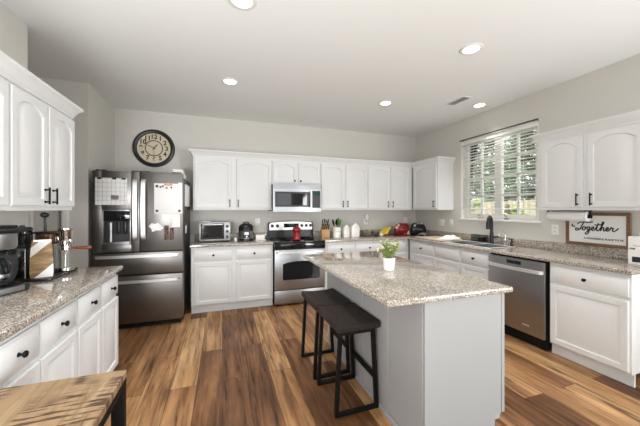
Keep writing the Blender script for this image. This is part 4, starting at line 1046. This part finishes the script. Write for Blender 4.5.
hb = MB(); hb.cyl((-.20, 0, -.062), (.20, 0, -.062), .008, n=10); hb.cyl((.178, 0, -.062), (.20, 0, -.062), .020, n=16); hb.cyl((-.20, 0, -.062), (-.178, 0, -.062), .012, n=16)
hb.build('rod', M['blackm'], ph)
b = MB()
for x in (-.196, .185): b.box(x, x+.011, -.010, .010, -.075, -.001, .002)
b.box(-.196, .196, -.018, .018, -.006, -.0008, .001); b.build('bracket', M['blackm'], ph)

bk = thing('packaging_box', 'white cardboard box with dark printed pictures on the right counter end', 'box', (3.365, 1.405, Z), R(-82))
MB().box(-.085, .10, -.06, .0, 0, .235, .003).build('box', M['paper'], bk)
b = MB(); b.box(-.06, .098, -.0622, -.0602, .02, .065); b.box(.03, .075, -.0622, -.0602, .10, .13); b.build('printed_picture', M['black'], bk)
b = MB(); b.box(-.075, -.04, -.0622, -.0602, .125, .14); b.box(-.055, .02, -.0622, -.0602, .155, .16); b.build('printed_text', M['nickel'], bk)
bk2 = thing('packaging_box', 'plain taller white box behind the printed box on the right counter', 'box', (3.475, 1.405, Z), R(-86))
MB().box(-.07, .10, -.035, .03, 0, .265, .003).build('box', M['white'], bk2)

# blind and rod
vb = thing('window_blind', 'white slatted horizontal blind hanging in the kitchen window', 'blind', (XR+.024, ymid, WZ1-.013))
hy = (WY1-WY0)/2-.014
MB().box(-.022, .022, -hy, hy, -.05, 0, .003).build('headrail', M['white'], vb)
sl = MB(); z = -.075; drop = WZ1-.013-1.385
while z > -drop+.02:
    n0 = sl.nv(); sl.box(-.022, .022, -hy+.004, hy-.004, -.0013, .0013); sl.rot(n0, Matrix.Translation((0, 0, z)) @ Matrix.Rotation(R(3), 4, 'Y')); z -= .042
sl.build('slats', M['white'], vb)
MB().box(-.022, .022, -hy, hy, -drop-.008, -drop+.010, .003).build('bottom_rail', M['white'], vb)
b = MB()
for y in (-hy*.7, 0, hy*.7): b.cyl((-.0235, y, -drop), (-.0235, y, -.045), .0012, n=5); b.cyl((.0235, y, -drop), (.0235, y, -.045), .0012, n=5)
b.build('ladder_cord', M['white'], vb)
cr_ = MB().cyl((XR-.022, WY0-.005, WZ1+.012), (XR-.022, WY1+.01, WZ1+.012), .007, n=12)
for y in (WY0+.05, WY1-.05): cr_.box(XR-.022, XR-.0005, y-.006, y+.006, WZ1+.006, WZ1+.018)
tag(cr_.build('curtain_rod', M['blackm']), 'thin black rod across the top of the kitchen window', 'rod')
for y, la in ((3.24, 'clear window catch on the sill behind the black faucet'), (2.83, 'grey window catch on the sill right of the black faucet')):
    o = thing('window_catch', la, 'catch', (XR+.02, y, WZ0+.0065), 0, 'catches on the window sill'); MB().box(-.018, .018, -.03, .03, 0, .022, .004).build('base', M['nickel'], o); MB().tube([(0, 0, .02), (-.01, .0, .05), (-.02, .02, .06)], .007, 8).build('lever', M['nickel'], o)

# outlets and switches
def plate(loc, rz, label, kind, wd=.075, gangs=1):
    o = thing('switch_plate' if kind == 'switch' else 'outlet', label, 'switch' if kind == 'switch' else 'outlet', loc, rz)
    MB().box(-wd/2, wd/2, -.006, -.0005, -.058, .058, .002).build('plate', M['white'], o)
    for g in range(gangs):
        x = (g-(gangs-1)/2)*.046
        if kind == 'switch':
            MB().box(x-.016, x+.016, -.010, -.0062, -.032, .032, .002).build('rocker', M['ceramic'], o)
        else:
            b = MB()
            for z in (-.022, .022): b.box(x-.015, x+.015, -.0085, -.0062, z-.014, z+.014, .002)
            so_ = b.build('socket', M['ceramic'], o); b = MB()
            for z in (-.022, .022):
                for xx in (-.006, .006): b.box(x+xx-.0015, x+xx+.0015, -.0092, -.0086, z-.005, z+.006)
            b.build('slot', M['slot'], so_)
    return o
plate((.537, YB, 1.178), 0, 'white wall outlet between the pressure cooker and the stove', 'outlet')
plate((2.485, YB, 1.165), 0, 'white wall outlet behind the fruit bowl holding the plug-in', 'outlet')
af = thing('air_freshener', 'white plug-in air freshener on the wall above the fruit bowl', 'air freshener', (2.49, YB-.0095, 1.215))
MB().ell((0, -.028, .02), .040, .027, .062).build('shell', M['white'], af)
MB().cyl((0, -.03, -.055), (0, -.03, -.03), .02, n=14).build('bottle', M['glass'], af)
plate((3.34, YB, 1.165), 0, 'white wall outlet in the back corner above the snack bags', 'outlet')
plate((XR, 3.995, 1.158), -PI/2, 'white double light switch plate on the right wall near the corner', 'switch', .12, 2)
plate((XR, 3.78, 1.158), -PI/2, 'white single light switch plate left of the window', 'switch')
plate((XR, 2.222, 1.150), -PI/2, 'white wall outlet under the paper towel roll', 'outlet')

# ------------------------------------------------------------------ ceiling fixtures
LAB = [((.126, 2.0), 'round recessed ceiling light at the top edge, nearest the camera'), ((.08, 3.31), 'round recessed ceiling light in front of the fridge'),
       ((2.07, 1.96), 'largest recessed ceiling light on the right, above the island aisle'), ((2.046, 3.32), 'round recessed ceiling light between stove and back corner'),
       ((3.287, 2.976), 'recessed ceiling light closest to the kitchen window')]
first = None
for (x, y), la in LAB:
    if first is None:
        t = thing('recessed_light', la, 'ceiling light', (x, y, H), 0, 'recessed ceiling lights')
        MB().lathe([(.066, -.0005), (.094, -.0005), (.096, -.004), (.090, -.008), (.070, -.009), (.066, -.005)], (0, 0, 0), 40, 'z', False, False).build('trim_ring', M['white'], t)
        MB().lathe([(.066, -.004), (.060, -.0055), (.002, -.0065)], (0, 0, 0), 32, 'z', False, False).build('lens', M['lens'], t)
        ldt = bpy.data.lights.new('lamp', 'AREA'); ldt.shape = 'DISK'; ldt.size = .13; ldt.energy = CAN_W; ldt.spread = R(85); ldt.color = (1, .98, .96)
        lo = bpy.data.objects.new('lamp', ldt); C.objects.link(lo); lo.parent = t; lo.location = (0, 0, -.011)
        first = t
    else: dup(first, (x, y, H), 0, la, 'recessed ceiling lights')
vn = thing('ceiling_vent', 'white rectangular air vent in the ceiling near the window', 'vent', (2.90, 2.945, H), R(0))
b = MB(); b.box(-.075, .075, -.155, -.135, -.008, -.0005, .002); b.box(-.075, .075, .135, .155, -.008, -.0005, .002); b.box(-.075, -.055, -.135, .135, -.008, -.0005, .002); b.box(.055, .075, -.135, .135, -.008, -.0005, .002); b.build('frame', M['white'], vn)
MB().box(-.055, .055, -.135, .135, -.003, -.0005).build('duct_back', M['darkgrey'], vn)
b = MB()
for k in range(8):
    x = -.048+k*.0137; n0 = b.nv(); b.box(-.006, .006, -.135, .135, -.0006, .0006); b.rot(n0, Matrix.Translation((x, 0, -.006)) @ Matrix.Rotation(R(-50), 4, 'Y'))
b.build('slats', M['white'], vn)
